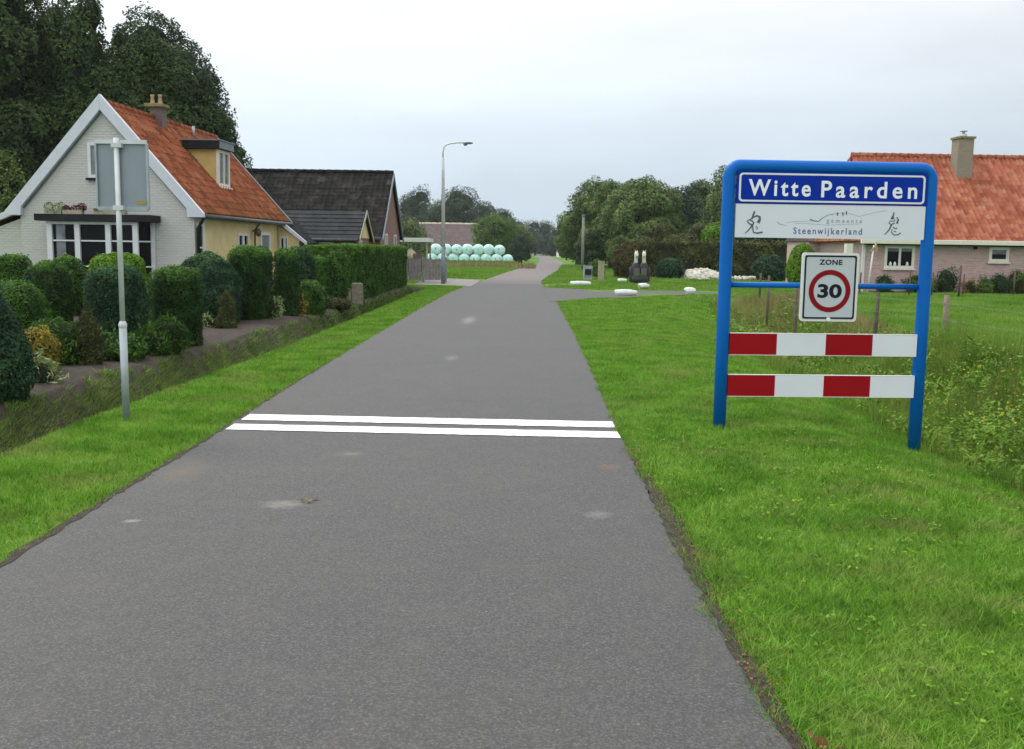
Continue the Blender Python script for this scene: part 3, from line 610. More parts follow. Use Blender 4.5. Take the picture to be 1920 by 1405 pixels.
# bay window
bay = bpy.data.objects.new('bay_window', None); COL.objects.link(bay); bay.parent = h1
mb = MB(); mb.prism([(-1.55, 0), (-1.42, -.58), (1.16, -.58), (1.42, 0)], 'z', .05, .50); mb.build('bay_base', M['white_brick'], bay)
mb = MB(); mb.prism([(-1.50, -.02), (-1.37, -.535), (1.11, -.535), (1.37, -.02)], 'z', .50, 2.24); mb.build('bay_glass', M['glass'], bay)
mb = MB()
for x in (-1.38, -.57, .33, 1.12): mb.box(x-.075, x+.075, -.62, -.54, .56, 2.24)
for x, y in ((1.40, -.06), (-1.50, -.06)): mb.box(x-.05, x+.05, y-.05, y+.04, .56, 2.24)
mb.box(-1.46, 1.2, -.625, -.54, .46, .56); mb.box(-1.46, 1.2, -.61, -.545, 2.16, 2.24)
mb.build('bay_frame', M['white_paint'], bay)
mb = MB()
for z in (1.70, .98):
    mb.box(-1.3, 1.04, -.585, -.545, z-.02, z+.02)
    mb.prism([(1.15, -.56), (1.16, -.53), (1.41, -.02), (1.44, -.05)], 'z', z-.02, z+.02); mb.prism([(-1.41, -.56), (-1.42, -.53), (-1.51, -.02), (-1.54, -.05)], 'z', z-.02, z+.02)
mb.prism([(1.15, -.60), (1.18, -.53), (1.41, -.02), (1.46, -.05)], 'z', .46, .56)
mb.build('glazing_bar', M['white_paint'], bay)
mb = MB(); mb.box(-1.5, 1.23, -.66, -.5, .38, .455); mb.prism([(1.2, -.66), (1.2, -.5), (1.45, 0), (1.52, 0)], 'z', .38, .455); mb.build('sill', M['dark_trim'], bay)
mb = MB(); mb.box(-1.72, 1.62, -.78, -.003, 2.25, 2.44); mb.build('bay_roof', M['dark_trim'], bay)
# pale curtain and plant seen behind the first pane
mb = MB(); mb.box(-1.22, -.95, -.539, -.537, 1.0, 2.15); mb.build('curtain', M['curtain_glass'], bay)
# annex on the left side
mb = MB(); mb.prism([(-5.6, 0), (-2.56, 0), (-2.56, 2.42), (-5.6, 1.3)], 'y', .45, 6); mb.build('annex_wall', M['white_brick'], h1)
mb = MB(); mb.prism([(-5.9, 1.25), (-2.95, 2.44), (-2.75, 2.52), (-2.75, 2.68), (-2.95, 2.62), (-5.9, 1.45)], 'y', .28, .42); mb.build('annex_barge_board', M['barge'], h1)
tiled('annex_roof', (-5.9, 6.1, 1.36), (-5.9, .4, 1.36), (-2.6, .4, 2.66), (-2.6, 6.1, 2.66), M['orange_tile'], h1, du=.2)
# side windows, door, lean-to
window(h1, 'x+', .14, .62, 1.0, 2.26, 2.6, fw=.08, trans=((1.55, .05),))
mb = MB(); mb.box(2.52, 2.62, .70, .80, 0, EZ-.12); mb.build('corner_board', M['cream_paint'], h1)
window(h1, 'x+', 3.75, 4.75, 1.25, 2.02, 2.57, fw=.07, mull=((4.25, .16),), trans=((1.63, .04),))
d_ = MB(); d_.box(2.53, 2.65, 6.02, 6.12, .1, 2.1); d_.box(2.53, 2.65, 6.98, 7.08, .1, 2.1); d_.box(2.53, 2.652, 6.12, 6.98, 2.0, 2.1)
do = d_.build('door_frame', M['white_paint'], h1)
mb = MB(); mb.box(2.54, 2.60, 6.12, 6.98, .1, 2.0); mb.build('door', M['grey_trim'], do)
mb = MB(); mb.tube([(2.6, 5.25, 2.12), (2.75, 5.25, 2.2)], .03, 6); mb.blob((2.80, 5.25, 2.08), (.10, .10, .14), 3, 8, 6, .05); mb.build('wall_lamp', M['wood_dark'], h1)
mb = MB(); mb.prism([(2.59, 0), (3.36, 0), (3.36, 1.84), (2.59, 2.40)], 'y', 8.2, 11.2); mb.build('lean_to_wall', M['yellow_wall'], h1)
tiled('lean_to_roof', (3.62, 8.3, 1.70), (3.62, 11.3, 1.70), (2.5, 11.3, 2.62), (2.5, 8.3, 2.62), M['shed_tile'], h1)
mb = MB(); mb.prism([(2.7, 2.60), (3.68, 1.80), (3.68, 1.68), (2.66, 2.44)], 'y', 8.06, 8.18); mb.build('lean_to_barge_board', M['barge'], h1)
window(h1, 'y-', 2.66, 2.98, 1.2, 1.98, 8.2, fw=.06, mull=((2.84, .08),))
# dormer
dm = bpy.data.objects.new('dormer', None); COL.objects.link(dm); dm.parent = h1
x1, y0_, y1_ = 1.88, 3.95, 4.98; zr = lambda x: HZ-k_*x
mb = MB(); mb.prism([(x1, zr(x1)), (x1, 4.72), ((HZ-4.72)/k_, 4.72)], 'y', y0_, y1_); mb.build('cheek', M['dormer_yellow'], dm)
window(dm, 'x+', y0_-.02, y1_+.02, zr(x1)+.02, 4.72, x1, fw=.10, mull=(((y0_+y1_)/2, .08),), glass='curtain_glass', mat='cream_paint', proud=.06, sill='cream_paint', name='dormer_window')
mb = MB(); mb.box(.80, x1+.15, y0_-.17, y1_+.14, 4.73, 4.98); mb.build('dormer_fascia', M['dark_trim'], dm)
mb = MB(); mb.box(.72, x1+.20, y0_-.21, y1_+.18, 4.981, 5.02); mb.box(x1+.151, x1+.175, y0_-.16, y1_+.13, 4.74, 4.975); mb.build('dormer_roof', M['grey_trim'], dm)
mb = MB(); mb.tube([(.3, 6.1, HZ-.3), (.3, 6.1, HZ+.08)], .05, 8); mb.build('roof_vent', M['galv'], h1)
# chimney
ch = bpy.data.objects.new('chimney', None); COL.objects.link(ch); ch.parent = h1
mb = MB(); mb.box(-.05, .34, 3.35, 3.75, HZ-.75, HZ+.34); mb.build('stack', M['chimney_brick'], ch)
mb = MB(); mb.box(-.20, .42, 3.26, 3.84, HZ+.341, HZ+.45); mb.build('cap', M['lichen'], ch, bevel=.02)
for x in (-.03, .22):
    mb = MB(); mb.lathe([(.08, HZ+.44), (.06, HZ+.55), (.05, HZ+.68), (.068, HZ+.71), (.06, HZ+.75), (0, HZ+.75)], x, 3.55, 12); mb.build('chimney_pot', M['terracotta'], ch)
# planting on the bay roof
def on_h1(x, y, z): 
    c, s_ = math.cos(R(-3.45)), math.sin(R(-3.45)); return (-11.8+c*x-s_*y, 29+s_*x+c*y, z)
def planter(label, x, wd, mat, seed, hh):
    t_ = thing('flower_planter', label, 'planter', on_h1(x, -.55, 2.44), R(-3.45), 'plants on the bay window roof')
    mb = MB(); mb.box(-wd/2, wd/2, -.09, .09, 0, .12); mb.build('trough', M['pale_wood'], t_)
    lob = [(random.uniform(-wd/2, wd/2), random.uniform(-.05, .05), .12+random.uniform(.02, hh*.5), .13, .1, hh*.5) for _ in range(5)]
    quadmesh('plants', [(lobes_leaves(lob, 420, .035, seed), None)], M[mat], t_)
planter('yellow green leafy planter at the left end of the bay window roof', -1.25, .5, 'variegated', 3, .32)
planter('dark red flowering planter on the bay window roof', -.68, .55, 'red_flower', 5, .2)
planter('low olive planter near the right of the bay window roof', .4, .9, 'gold', 6, .08)
# ------------------------------------------------------------------ dark barn, shed
b1 = thing('barn', 'long brick barn with dark weathered tiled roof behind the cottage', 'barn', (-6.15, 46, 0), 0)
mb = MB(); mb.prism([(0, 0), (8, 0), (8, 2.3), (4, 5.2), (0, 2.3)], 'x', -11.5, 0); mb.build('wall', M['red_brick'], b1)
tiled('roof', (-11.7, -.25, 2.1), (.12, -.25, 2.1), (.12, 4, 5.32), (-11.7, 4, 5.32), M['black_tile'], b1, tw=.26, du=.065, amp=.03, step=.012)
tiled('roof', (.12, 8.25, 2.1), (-11.7, 8.25, 2.1), (-11.7, 4, 5.32), (.12, 4, 5.32), M['black_tile'], b1, tw=.26, du=.26, amp=.02, step=.045)
ridge(b1, (-11.7, 4, 5.36), (.12, 4, 5.36), M['black_tile'])
mb = MB(); mb.prism([(-.3, 2.02), (4, 5.30), (8.3, 2.02), (8.3, 1.9), (4, 5.14), (-.3, 1.9)], 'x', .125, .19); mb.build('barge_board', M['grey_trim'], b1)
mb = MB(); mb.tube([(-11.7, -.32, 2.05), (.1, -.32, 2.05)], .07, 8); mb.build('gutter', M['gutter'], b1)
window(b1, 'x+', 1.6, 2.5, 1.3, 2.3, 0, fw=.08, mull=((2.05, .06),)); window(b1, 'x+', 5.2, 6.1, 1.3, 2.3, 0, fw=.08)
s1 = thing('shed', 'small shed with grey slate roof and yellow boarded gable before the barn', 'shed', (-6.1, 38.8, 0), 0)
mb = MB(); mb.prism([(0, 0), (3.4, 0), (3.4, 2.0), (0, 2.0)], 'x', -4.6, 0); mb.build('wall', M['red_brick'], s1)
mb = MB(); mb.prism([(0, 2.0), (3.4, 2.0), (1.7, 2.98)], 'x', -.06, .03); mb.build('gable_boards', M['yellow_wall'], s1)
tiled('roof', (-4.9, -.2, 1.93), (.14, -.2, 1.93), (.14, 1.7, 3.06), (-4.9, 1.7, 3.06), M['shed_tile'], s1, du=.1, amp=.02)
tiled('roof', (.14, 3.6, 1.93), (-4.9, 3.6, 1.93), (-4.9, 1.7, 3.06), (.14, 1.7, 3.06), M['shed_tile'], s1, du=.2, amp=.02)
for y0, y1 in ((-.25, 1.7), (3.65, 1.7)):
    mb = MB(); mb.prism([(y0, 1.95), (1.7, 3.12), (1.7, 2.96), (y0, 1.78)], 'x', .15, .18); mb.build('barge_board', M['pale_wood'], s1)
mb = MB(); mb.tube([(-4.9, -.27, 1.9), (.1, -.27, 1.9)], .06, 8); mb.build('gutter', M['gutter'], s1)
window(s1, 'y-', -2.5, -.9, 1.0, 1.82, 0, mat='galv_light', fw=.07); window(s1, 'x+', .5, 1.1, 1.1, 1.9, .0, fw=.06, mull=((.8, .05),)); window(s1, 'y-', -.55, -.15, 1.2, 1.8, 0, fw=.06)
# brown roofed barn far away, canopy, gate
b2 = thing('barn', 'distant barn with broad grey brown roof behind the mint green bales', 'barn', (-14.3, 150, 0), 0)
mb = MB(); mb.prism([(1.2, 0), (12, 0), (12, 2.6), (6.5, 5.3), (1.2, 2.6)], 'x', .6, 8.2); mb.build('wall', M['red_brick'], b2)
tiled('roof', (.3, 0, 2.2), (8.8, 0, 2.2), (8.6, 6.5, 5.55), (-.5, 6.5, 5.55), M['brown_tile'], b2, tw=.3, du=.5, amp=.0)
tiled('roof', (8.8, 13, 2.2), (.3, 13, 2.2), (-.5, 6.5, 5.55), (8.6, 6.5, 5.55), M['brown_tile'], b2, tw=.3, du=.5, amp=.0)
ridge(b2, (-.5, 6.5, 5.55), (8.6, 6.5, 5.55), M['beige'], .22, 1)
cn = thing('canopy', 'white edged flat canopy showing above the tall clipped hedge', 'canopy', (-6.2, 62, 0), 0)
mb = MB(); mb.box(-1.3, 1.08, -1.2, 1.6, 2.03, 2.27); mb.build('canopy_roof', M['white_paint'], cn)
for x in (-1.1, .9):
    for y in (-1, 1.4): mb = MB(); mb.box(x-.05, x+.05, y-.05, y+.05, 0, 2.06); mb.build('post', M['pale_wood'], cn)
wp = thing('woodpile', 'beige tarpaulin covered heap under the white canopy', 'woodpile', (-6.1, 61.4, 0), 0)
mb = MB(); mb.blob((0, 0, .75), (.55, .5, .85), 5, 16, 10, .12); mb.build('heap', M['wood_dark'], wp)
mb = MB(); mb.blob((-.2, -.1, 1.2), (.42, .45, .38), 8, 16, 10, .12); mb.build('tarpaulin', M['beige'], wp)
gt = thing('gate', 'closed grey plank gate between posts beside the lamp post', 'gate', (-4.9, 48, 0), R(4))
for x in (-.25, .55, 1.62): mb = MB(); mb.box(x-.07, x+.07, -.06, .08, -.05, 1.22); mb.build('post', M['wood_grey'], gt)
for x0 in (-.15, .64):
    mb = MB()
    for k in range(6 if x0 > 0 else 4):
        a = x0+k*.15; mb.box(a+.006, a+.144, -.02, .015, .12, 1.13+.03*math.sin(k*2.1))
    mb.build('gate_leaf', M['wood_grey'], gt)
gw = thing('garden_wall', 'low dark brick wall between the tall hedge and the plank gate', 'wall', (-5.6, 47.6, 0), 0)
mb = MB(); mb.box(-.3, .42, -.1, .12, 0, 1.08); mb.build('wall', M['red_brick'], gw); mb = MB(); mb.box(-.34, .45, -.14, .16, 1.081, 1.16); mb.build('coping', M['wood_grey'], gw)
# ------------------------------------------------------------------ pink brick house on the right
h2 = thing('farmhouse', 'pink brick farmhouse with red pantile roof behind the town sign', 'house', (15.3, 44, 0), .03)
mb = MB(); mb.box(.16, 15, 0, 8, 0, 2.32); mb.build('wall', M['pink_brick'], h2)
tiled('roof', (-.15, -.35, 2.22), (15, -.35, 2.22), (15, 4, 6.28), (.78, 4, 6.28), M['red_tile'], h2, tw=.22, du=.0275, amp=.075, th=.30, step=.012)
tiled('roof', (-.15, 8.35, 2.22), (-.15, -.35, 2.22), (.78, 4, 6.27), (.78, 4.02, 6.27), M['red_tile'], h2, tw=.26, du=.2)
tiled('roof', (15, 8.35, 2.22), (-.15, 8.35, 2.22), (.78, 4, 6.28), (15, 4, 6.28), M['red_tile'], h2, tw=.26, du=.3)
ridge(h2, (.78, 4, 6.34), (15, 4, 6.34), M['red_tile'], .14, .38)
mb = MB(); mb.box(-.2, 15, -.50, -.34, 2.10, 2.30); mb.build('gutter', M['cream_paint'], h2, bevel=.02)
mb = MB(); mb.box(.10, 15, -.34, -.003, 2.05, 2.12); mb.build('soffit', M['dark_trim'], h2)
mb = MB(); mb.box(-.78, -.50, -.30, .0, 0, 2.09); mb.build('corner_board', M['cream_paint'], h2)
mb = MB(); mb.box(.03, .15, -.06, .06, 0, 2.04); mb.build('downpipe', M['white_paint'], h2)
window(h2, 'y-', 1.02, 2.36, 1.04, 2.04, 0, 'cream_paint', fw=.12, mull=((1.70, .10),), sill='cream_paint')
mb = MB(); mb.box(1.14, 2.24, -.018, -.013, 1.78, 1.93); mb.build('net_curtain', M['curtain_glass'], h2)
window(h2, 'y-', 5.68, 6.58, 1.38, 2.04, 0, 'cream_paint', fw=.13, sill='cream_paint')
mb = MB(); mb.box(5.8, 6.46, -.018, -.013, 1.72, 1.92); mb.build('net_curtain', M['curtain_glass'], h2)
mb = MB(); mb.box(4.98, 5.12, -.09, -.003, 1.92, 2.04); mb.build('vent', M['dark_trim'], h2)
ch = bpy.data.objects.new('chimney', None); COL.objects.link(ch); ch.parent = h2
mb = MB(); mb.box(5.33, 6.05, 2.8, 3.5, 4.9, 7.02); mb.build('stack', M['grey_brick'], ch)
mb = MB(); mb.box(5.27, 6.11, 2.74, 3.56, 7.021, 7.12); mb.build('cap', M['lichen'], ch)
mb = MB(); mb.lathe([(.15, 7.12), (.16, 7.24), (.08, 7.28), (.06, 7.36), (.17, 7.38), (.17, 7.41), (0, 7.41)], 5.69, 3.15, 12); mb.build('cowl', M['galv'], ch)
for wx, wz in ((1.3, 1.12), (1.5, 1.12), (2.05, 1.12)):
    mb = MB(); mb.lathe([(.04, wz+.04), (.07, wz+.1), (.03, wz+.2), (0, wz+.22)], wx, -.03, 8); mb.build('window_ornament', M['letter_white'], h2)
an = thing('annex', 'low pink brick annex with dark opening left of the farmhouse', 'outbuilding', (14.75, 50, 0), 0)
mb = MB(); mb.box(0, .7, 0, 4, 0, 2.25); mb.box(.7, 2.4, 0, .2, 2.0, 2.25); mb.box(.7, 2.4, 3.6, 4, 0, 2.25); mb.build('wall', M['pink_brick'], an)
mb = MB(); mb.prism([(-.2, 2.26), (4.2, 2.26), (2, 3.1)], 'x', -.1, 2.4); mb.build('roof', M['brown_tile'], an)
mb = MB(); mb.box(2.1, 2.3, -.2, -.01, 0, 2.24); mb.build('post', M['cream_paint'], an)
# ------------------------------------------------------------------ town sign
def text(body, u0, u1, z0, z1, yoff, mat, parent, name='lettering', bold=0.0, sp=1.0, ex=.0015):
    cu = bpy.data.curves.new('txt', 'FONT'); cu.body = body; cu.size = 1; cu.space_character = sp; cu.offset = bold; cu.extrude = .01; cu.resolution_u = 6
    o = bpy.data.objects.new('txt', cu); COL.objects.link(o); bpy.context.view_layer.update()
    me = bpy.data.meshes.new_from_object(o.evaluated_get(bpy.context.evaluated_depsgraph_get())); bpy.data.objects.remove(o); bpy.data.curves.remove(cu)
    V = np.empty(len(me.vertices)*3, np.float32); me.vertices.foreach_get('co', V); V = V.reshape(-1, 3); mn, mx = V.min(0), V.max(0)
    X = u0+(V[:, 0]-mn[0])/(mx[0]-mn[0])*(u1-u0); Z = z0+(V[:, 1]-mn[1])/(mx[1]-mn[1])*(z1-z0); Y = yoff-(V[:, 2]-mn[2])/(mx[2]-mn[2])*ex
    me.vertices.foreach_set('co', np.stack([X, Y, Z], -1).astype(np.float32).ravel()); me.name = name; me.materials.clear(); me.update()
    return link(name, me, mat, parent)
def rrect(u0, u1, z0, z1, r, n=5):
    P_ = []
    for cx, cz, a0 in ((u1-r, z0+r, -90), (u1-r, z1-r, 0), (u0+r, z1-r, 90), (u0+r, z0+r, 180)):
        for k in range(n+1): a = R(a0+90*k/n); P_.append((cx+r*math.cos(a), cz+r*math.sin(a)))
    return P_
def rplate(name, u0, u1, z0, z1, r, ya, yb, mat, parent):
    mb = MB(); mb.prism(rrect(u0, u1, z0, z1, r), 'y', ya, yb); return mb.build(name, M[mat], parent)
def ring(name, outer, inner, ya, mat, parent, th=.002):
    mb = MB(); n = len(outer)
    for i in range(n):
        j = (i+1) % n; a, b, c, d = outer[i], outer[j], inner[j], inner[i]
        mb.face([(a[0], ya-th, a[1]), (b[0], ya-th, b[1]), (c[0], ya-th, c[1]), (d[0], ya-th, d[1])])
        mb.face([(a[0], ya, a[1]), (b[0], ya, b[1]), (b[0], ya-th, b[1]), (a[0], ya-th, a[1])]); mb.face([(d[0], ya, d[1]), (d[0], ya-th, d[1]), (c[0], ya-th, c[1]), (c[0], ya, c[1])])
    return mb.build(name, M[mat], parent)
def circ(cx, cz, r, n=48): return [(cx+r*math.cos(2*math.pi*k/n), cz+r*math.sin(2*math.pi*k/n)) for k in range(n)]
def strokes(name, lst, y, mat, parent, th=.0015):
    mb = MB()
    for pts, w0, w1 in lst:
        n = len(pts); Lf, Rt = [], []
        for i, p in enumerate(pts):
            a = Vector(pts[max(i-1, 0)]); b = Vector(pts[min(i+1, n-1)]); d = (b-a).normalized(); nn = Vector((-d.y, d.x)); wd = (w0+(w1-w0)*i/(n-1))/2
            Lf.append(Vector(p)+nn*wd); Rt.append(Vector(p)-nn*wd)
        for i in range(n-1): mb.face([(Rt[i].x, y-th, Rt[i].y), (Rt[i+1].x, y-th, Rt[i+1].y), (Lf[i+1].x, y-th, Lf[i+1].y), (Lf[i].x, y-th, Lf[i].y)])
    return mb.build(name, M[mat], parent, merge=False)
ts = thing('town_sign', 'blue tubular town sign frame with name board and two red and white boards', 'town sign', (1.935, 9.13, 0), math.atan2(.08, 1.85))
fr = MB(); Rr_ = .058; xa, xb, zt = .005, 1.868, 2.385; pts = [(xa+.0, 0, -.15), (xa, 0, 1.0), (xa-.0, 0, zt-.1)]
for k in range(1, 7): a = R(180-15*k); pts.append((xa+.1+.1*math.cos(a), 0, zt-.1+.1*math.sin(a)))
for k in range(0, 7): a = R(90-15*k); pts.append((xb-.1+.1*math.cos(a), 0, zt-.1+.1*math.sin(a)))
pts += [(xb, 0, 1.0), (xb, 0, -.35)]; fr.tube(pts, Rr_, 24); fr.build('frame', M['blue_tube'], ts)
mb = MB(); mb.tube([(xa+.04, .01, 1.315), (xb-.04, .01, 1.315)], .026, 14); mb.build('cross_tube', M['blue_tube'], ts)
nb = rplate('name_board', .066, 1.812, 2.05, 2.335, .012, -.050, -.025, 'sign_blue', ts)
ring('border', rrect(.085, 1.793, 2.066, 2.322, .035), rrect(.103, 1.775, 2.082, 2.306, .022), -.0505, 'sign_rim', nb)
text('Witte', .172, .741, 2.118, 2.266, -.0505, M['letter_white'], nb, bold=.022, sp=1.34)
text('Paarden', .838, 1.722, 2.112, 2.262, -.0505, M['letter_white'], nb, bold=.018, sp=1.38)
mp_ = rplate('municipality_panel', .066, 1.812, 1.745, 2.046, .004, -.046, -.026, 'sign_white', ts)
def pz(px, py): return (.067+(px-1376)*.004947, 2.058-(py-380-(px-1378)*.029)*.00488)
def glyph(px0, px1, py0, py1, lst):
    r_ = []
    for pts, a, b in lst: r_.append(([pz(px0+x*(px1-px0), py1-y*(py1-py0)) for x, y in pts], a*1.45, b*1.45))
    return r_
G1 = [([(.5, 1), (.44, .85), (.36, .66)], .014, .010), ([(.36, .68), (.2, .62), (.1, .56), (.22, .46), (.36, .40)], .006, .009), ([(.36, .68), (.5, .76), (.66, .80), (.80, .74), (.80, .62), (.72, .48)], .006, .020),
      ([(.24, .62), (.40, .56), (.48, .48), (.42, .40)], .007, .010), ([(.42, .42), (.30, .26), (.16, .12), (.0, .02)], .012, .005), ([(.42, .40), (.44, .22), (.48, .06), (.70, .02), (1.0, .06)], .007, .011), ([(.60, .34), (.72, .24), (.62, .20)], .005, .006)]
strokes('emblem', glyph(1394, 1427, 397, 438, G1), -.0465, 'sign_grey_line', mp_)
G2 = [([(.5, 1), (.48, .85), (.38, .70)], .007, .013), ([(.38, .72), (.56, .70), (.52, .78), (.40, .70)], .006, .006), ([(.30, .62), (.50, .60), (.62, .64)], .006, .006), ([(.70, .78), (.80, .66), (.72, .50)], .007, .014),
      ([(.30, .62), (.24, .52), (.40, .46), (.58, .52)], .005, .008), ([(.42, .48), (.30, .26), (.16, .12), (.0, .02)], .011, .005), ([(.50, .34), (.62, .28), (.76, .30)], .007, .007), ([(.46, .26), (.42, .12), (.58, .0), (.80, .0), (1.0, .08)], .005, .008), ([(.56, .16), (.70, .14)], .005, .006)]
strokes('emblem', glyph(1654, 1685, 402, 444, G2), -.0465, 'sign_grey_line', mp_)
strokes('logo', [([pz(*q) for q in ((1453, 417), (1458, 421), (1463, 422), (1471, 424))], .007, .003), ([pz(*q) for q in ((1468, 419), (1485, 417), (1515, 416))], .002, .003),
    ([pz(*q) for q in ((1484, 421), (1500, 420), (1545, 424), (1606, 423))], .0025, .0025), ([pz(*q) for q in ((1560, 404), (1572, 402), (1590, 404), (1605, 409), (1618, 406), (1640, 401), (1656, 399))], .003, .003), ([pz(1553, 405), pz(1556, 405)], .004, .004)], -.0465, 'print_grey', mp_)
strokes('logo', [([pz(*q) for q in ((1514, 413), (1521, 416), (1530, 417), (1537, 411), (1546, 406), (1560, 403))], .011, .003)], -.0467, 'print_green', mp_)
strokes('logo', [([pz(*q) for q in ((1564, 401), (1565, 407))], .014, .010), ([pz(*q) for q in ((1574, 401), (1575, 408))], .013, .009), ([pz(*q) for q in ((1581, 399), (1581, 406))], .012, .009)], -.0467, 'print_blue', mp_)
a, b = pz(1545, 422), pz(1611, 415); text('gemeente', a[0], b[0], a[1], b[1], -.0465, M['print_grey'], mp_, bold=.004, sp=1.6)
a, b = pz(1484, 443), pz(1612, 431); text('Steenwijkerland', a[0], b[0], a[1], b[1], -.0465, M['print_blue'], mp_, bold=.012, sp=1.35)
for z0, z1 in ((.676, .870), (.290, .485)):
    bd = bpy.data.objects.new('barrier_board', None); COL.objects.link(bd); bd.parent = ts
    es = (.060, .500, .957, 1.397, 1.815)
    for k in range(4):
        mb = MB(); mb.box(es[k], es[k+1], -.040, -.018, z0, z1); mb.build('red_section' if k % 2 == 0 else 'white_section', M['board_red' if k % 2 == 0 else 'board_white'], bd)
    mb = MB(); mb.box(es[0], es[4], -.0415, -.012, z1+.0005, z1+.006); mb.box(es[0], es[4], -.0415, -.012, z0-.006, z0-.0005); mb.build('edge_trim', M['sign_rim'], bd)
for z in (2.2, 1.9, .77, .39):
    for x in (.07, 1.80): mb = MB(); mb.box(x-.03, x+.03, -.024, .03, z-.02, z+.02); mb.build('bracket', M['blue_tube'], ts)
zs = thing('speed_zone_sign', 'grey 30 km zone sign with red ring hung on the blue cross tube', 'traffic sign', (1.935, 9.13, 0), math.atan2(.08, 1.85))
rplate('plate', .688, 1.215, .992, 1.617, .03, -.075, -.055, 'sign_rim', zs)
rplate('face', .708, 1.195, 1.012, 1.597, .016, -.077, -.0755, 'zone_face', zs)
ring('border', rrect(.712, 1.191, 1.016, 1.593, .02), rrect(.727, 1.176, 1.031, 1.578, .014), -.0775, 'sign_dark', zs)
ring('red_ring', circ(.953, 1.270, .193), circ(.953, 1.270, .148), -.0775, 'ring_red', zs)
text('30', .842, 1.066, 1.206, 1.334, -.0775, M['sign_dark'], zs, bold=.035, sp=1.0); text('ZONE', .846, 1.058, 1.508, 1.556, -.0775, M['sign_dark'], zs, bold=.03, sp=1.1)
mb = MB(); mb.tube([(.953, -.074, 1.012), (.953, -.092, 1.012)], .018, 12); mb.build('bolt', M['letter_white'], zs)
mb = MB(); mb.box(.90, 1.0, -.054, .05, 1.28, 1.35); mb.build('clamp', M['galv'], zs)
# grey sign seen from behind
gs = thing('zone_sign_back', 'grey metal back of a sign on a pole on the left verge', 'traffic sign', (-3.553, 9.03, 0), 0)
mb = MB(); mb.tube([(0, 0, -.1), (-.004, 0, .86)], .0335, 16); mb.build('lower_pole', M['galv'], gs)
mb = MB(); mb.lathe([(.034, .85), (.038, .862), (.037, .885), (.024, .91)], -.004, 0, 16); mb.build('collar', M['galv_light'], gs)
mb = MB(); mb.tube([(-.004, 0, .86), (-.006, 0, 2.545)], .0235, 14); mb.build('upper_pole', M['galv_light'], gs)
pl = rplate('plate', -.205, .262, 1.905, 2.515, .03, .035, .052, 'aluminium', gs)
ring('rim', rrect(-.207, .264, 1.903, 2.517, .03), rrect(-.192, .249, 1.918, 2.502, .02), .034, 'galv', gs, th=.022)
mb = MB(); mb.box(-.20, .257, .010, .034, 2.495, 2.53); mb.build('top_rail', M['galv_light'], gs); mb = MB(); mb.box(-.20, .257, .010, .034, 1.915, 1.94); mb.build('bottom_rail', M['galv'], gs)
for z in (2.48, 1.93): mb = MB(); mb.box(-.045, .045, -.028, .034, z-.02, z+.02); mb.build('clamp', M['galv_light'], gs)
mb = MB(); mb.box(.15, .24, .031, .0345, 1.965, 1.995); mb.build('sticker', M['sticker'], gs)
# lamp post
lp = thing('street_lamp', 'tall grey street lamp with curved arm left of the lane', 'street lamp', (-3.243, 46.07, 0), 0)
mb = MB(); mb.tube([(0, 0, -.1), (0, 0, 1.7)], [.10, .095], 14); mb.build('lower_pole', M['grey_trim'], lp)
mb = MB(); mb.tube([(0, 0, 1.7), (-.03, 0, 5.0), (-.04, 0, 5.75)], [.09, .07, .055], 14); mb.build('pole', M['lamp_post'], lp)
mb = MB(); mb.tube([(-.04, 0, 5.72), (-.04, 0, 6.0), (.0, 0, 6.2), (.10, 0, 6.32), (.3, 0, 6.38), (.6, 0, 6.42), (.95, 0, 6.42)], .035, 12); mb.build('arm', M['galv_light'], lp)
mb = MB(); mb.blob((1.10, 0, 6.41), (.24, .10, .055), 2, 14, 8, .03); mb.build('lamp_head', M['lamp_head'], lp)
mb = MB(); mb.blob((.98, 0, 6.35), (.10, .07, .07), 1, 12, 8, .02); mb.build('diffuser', M['curtain_glass'], lp)
# ------------------------------------------------------------------ clipped garden shrubs (left)
GR = 'clipped shrubs in the front garden'
def col2(r, h): return [(r*.8, 0), (r*.96, h*.2), (r, h*.6), (r*.97, h*.85), (r*.86, h*.95), (r*.6, h), (0, h)]
def barrel(r, h): return [(r*.7, 0), (r*.95, h*.25), (r, h*.5), (r*.93, h*.75), (r*.72, h*.92), (r*.4, h), (0, h)]
shrub('conifer_shrub', 'large blue green cone shaped conifer cut off by the left picture edge', -5.33, 9.75, [(.42, 0), (.56, .2), (.52, .5), (.38, .85), (.22, 1.2), (0, 1.42)], 9000, .020, 'clip_blue', .05, GR)
shrub('clipped_shrub', 'mid green rounded shrub just right of the large cone conifer', -6.60, 13.2, barrel(.42, 1.03), 5200, .020, 'clip_mid', .05, GR, spiky=0)
shrub('clipped_shrub', 'dark rounded shrub standing before the left end of the bay window', -9.05, 19.3, dome(.50, 1.22), 5200, .026, 'clip_dark', .04, GR)
shrub('clipped_shrub', 'dark shrub just behind the rounded one left of the bay window', -9.55, 21.3, dome(.48, 1.33), 2600, .032, 'clip_mid', .04, GR)
shrub('clipped_shrub', 'leftmost dark bushy shrub against the cottage front wall', -10.55, 21.0, column(.40, 1.30), 3600, .028, 'clip_mid', .05, GR)
shrub('clipped_shrub', 'bright lime topped shrub below the middle of the bay window', -7.55, 19.0, col2(.52, 1.38), 6500, .026, 'clip_lime', .05, GR)
shrub('clipped_shrub', 'dark blue green column shrub directly behind the grey sign pole', -5.84, 14.6, column(.42, 1.20), 7500, .020, 'clip_blue', .07, GR)
shrub('clipped_shrub', 'dark flat topped column shrub right of the grey sign pole', -5.22, 15.5, col2(.36, 1.20), 7500, .020, 'clip_dark', .06, GR)
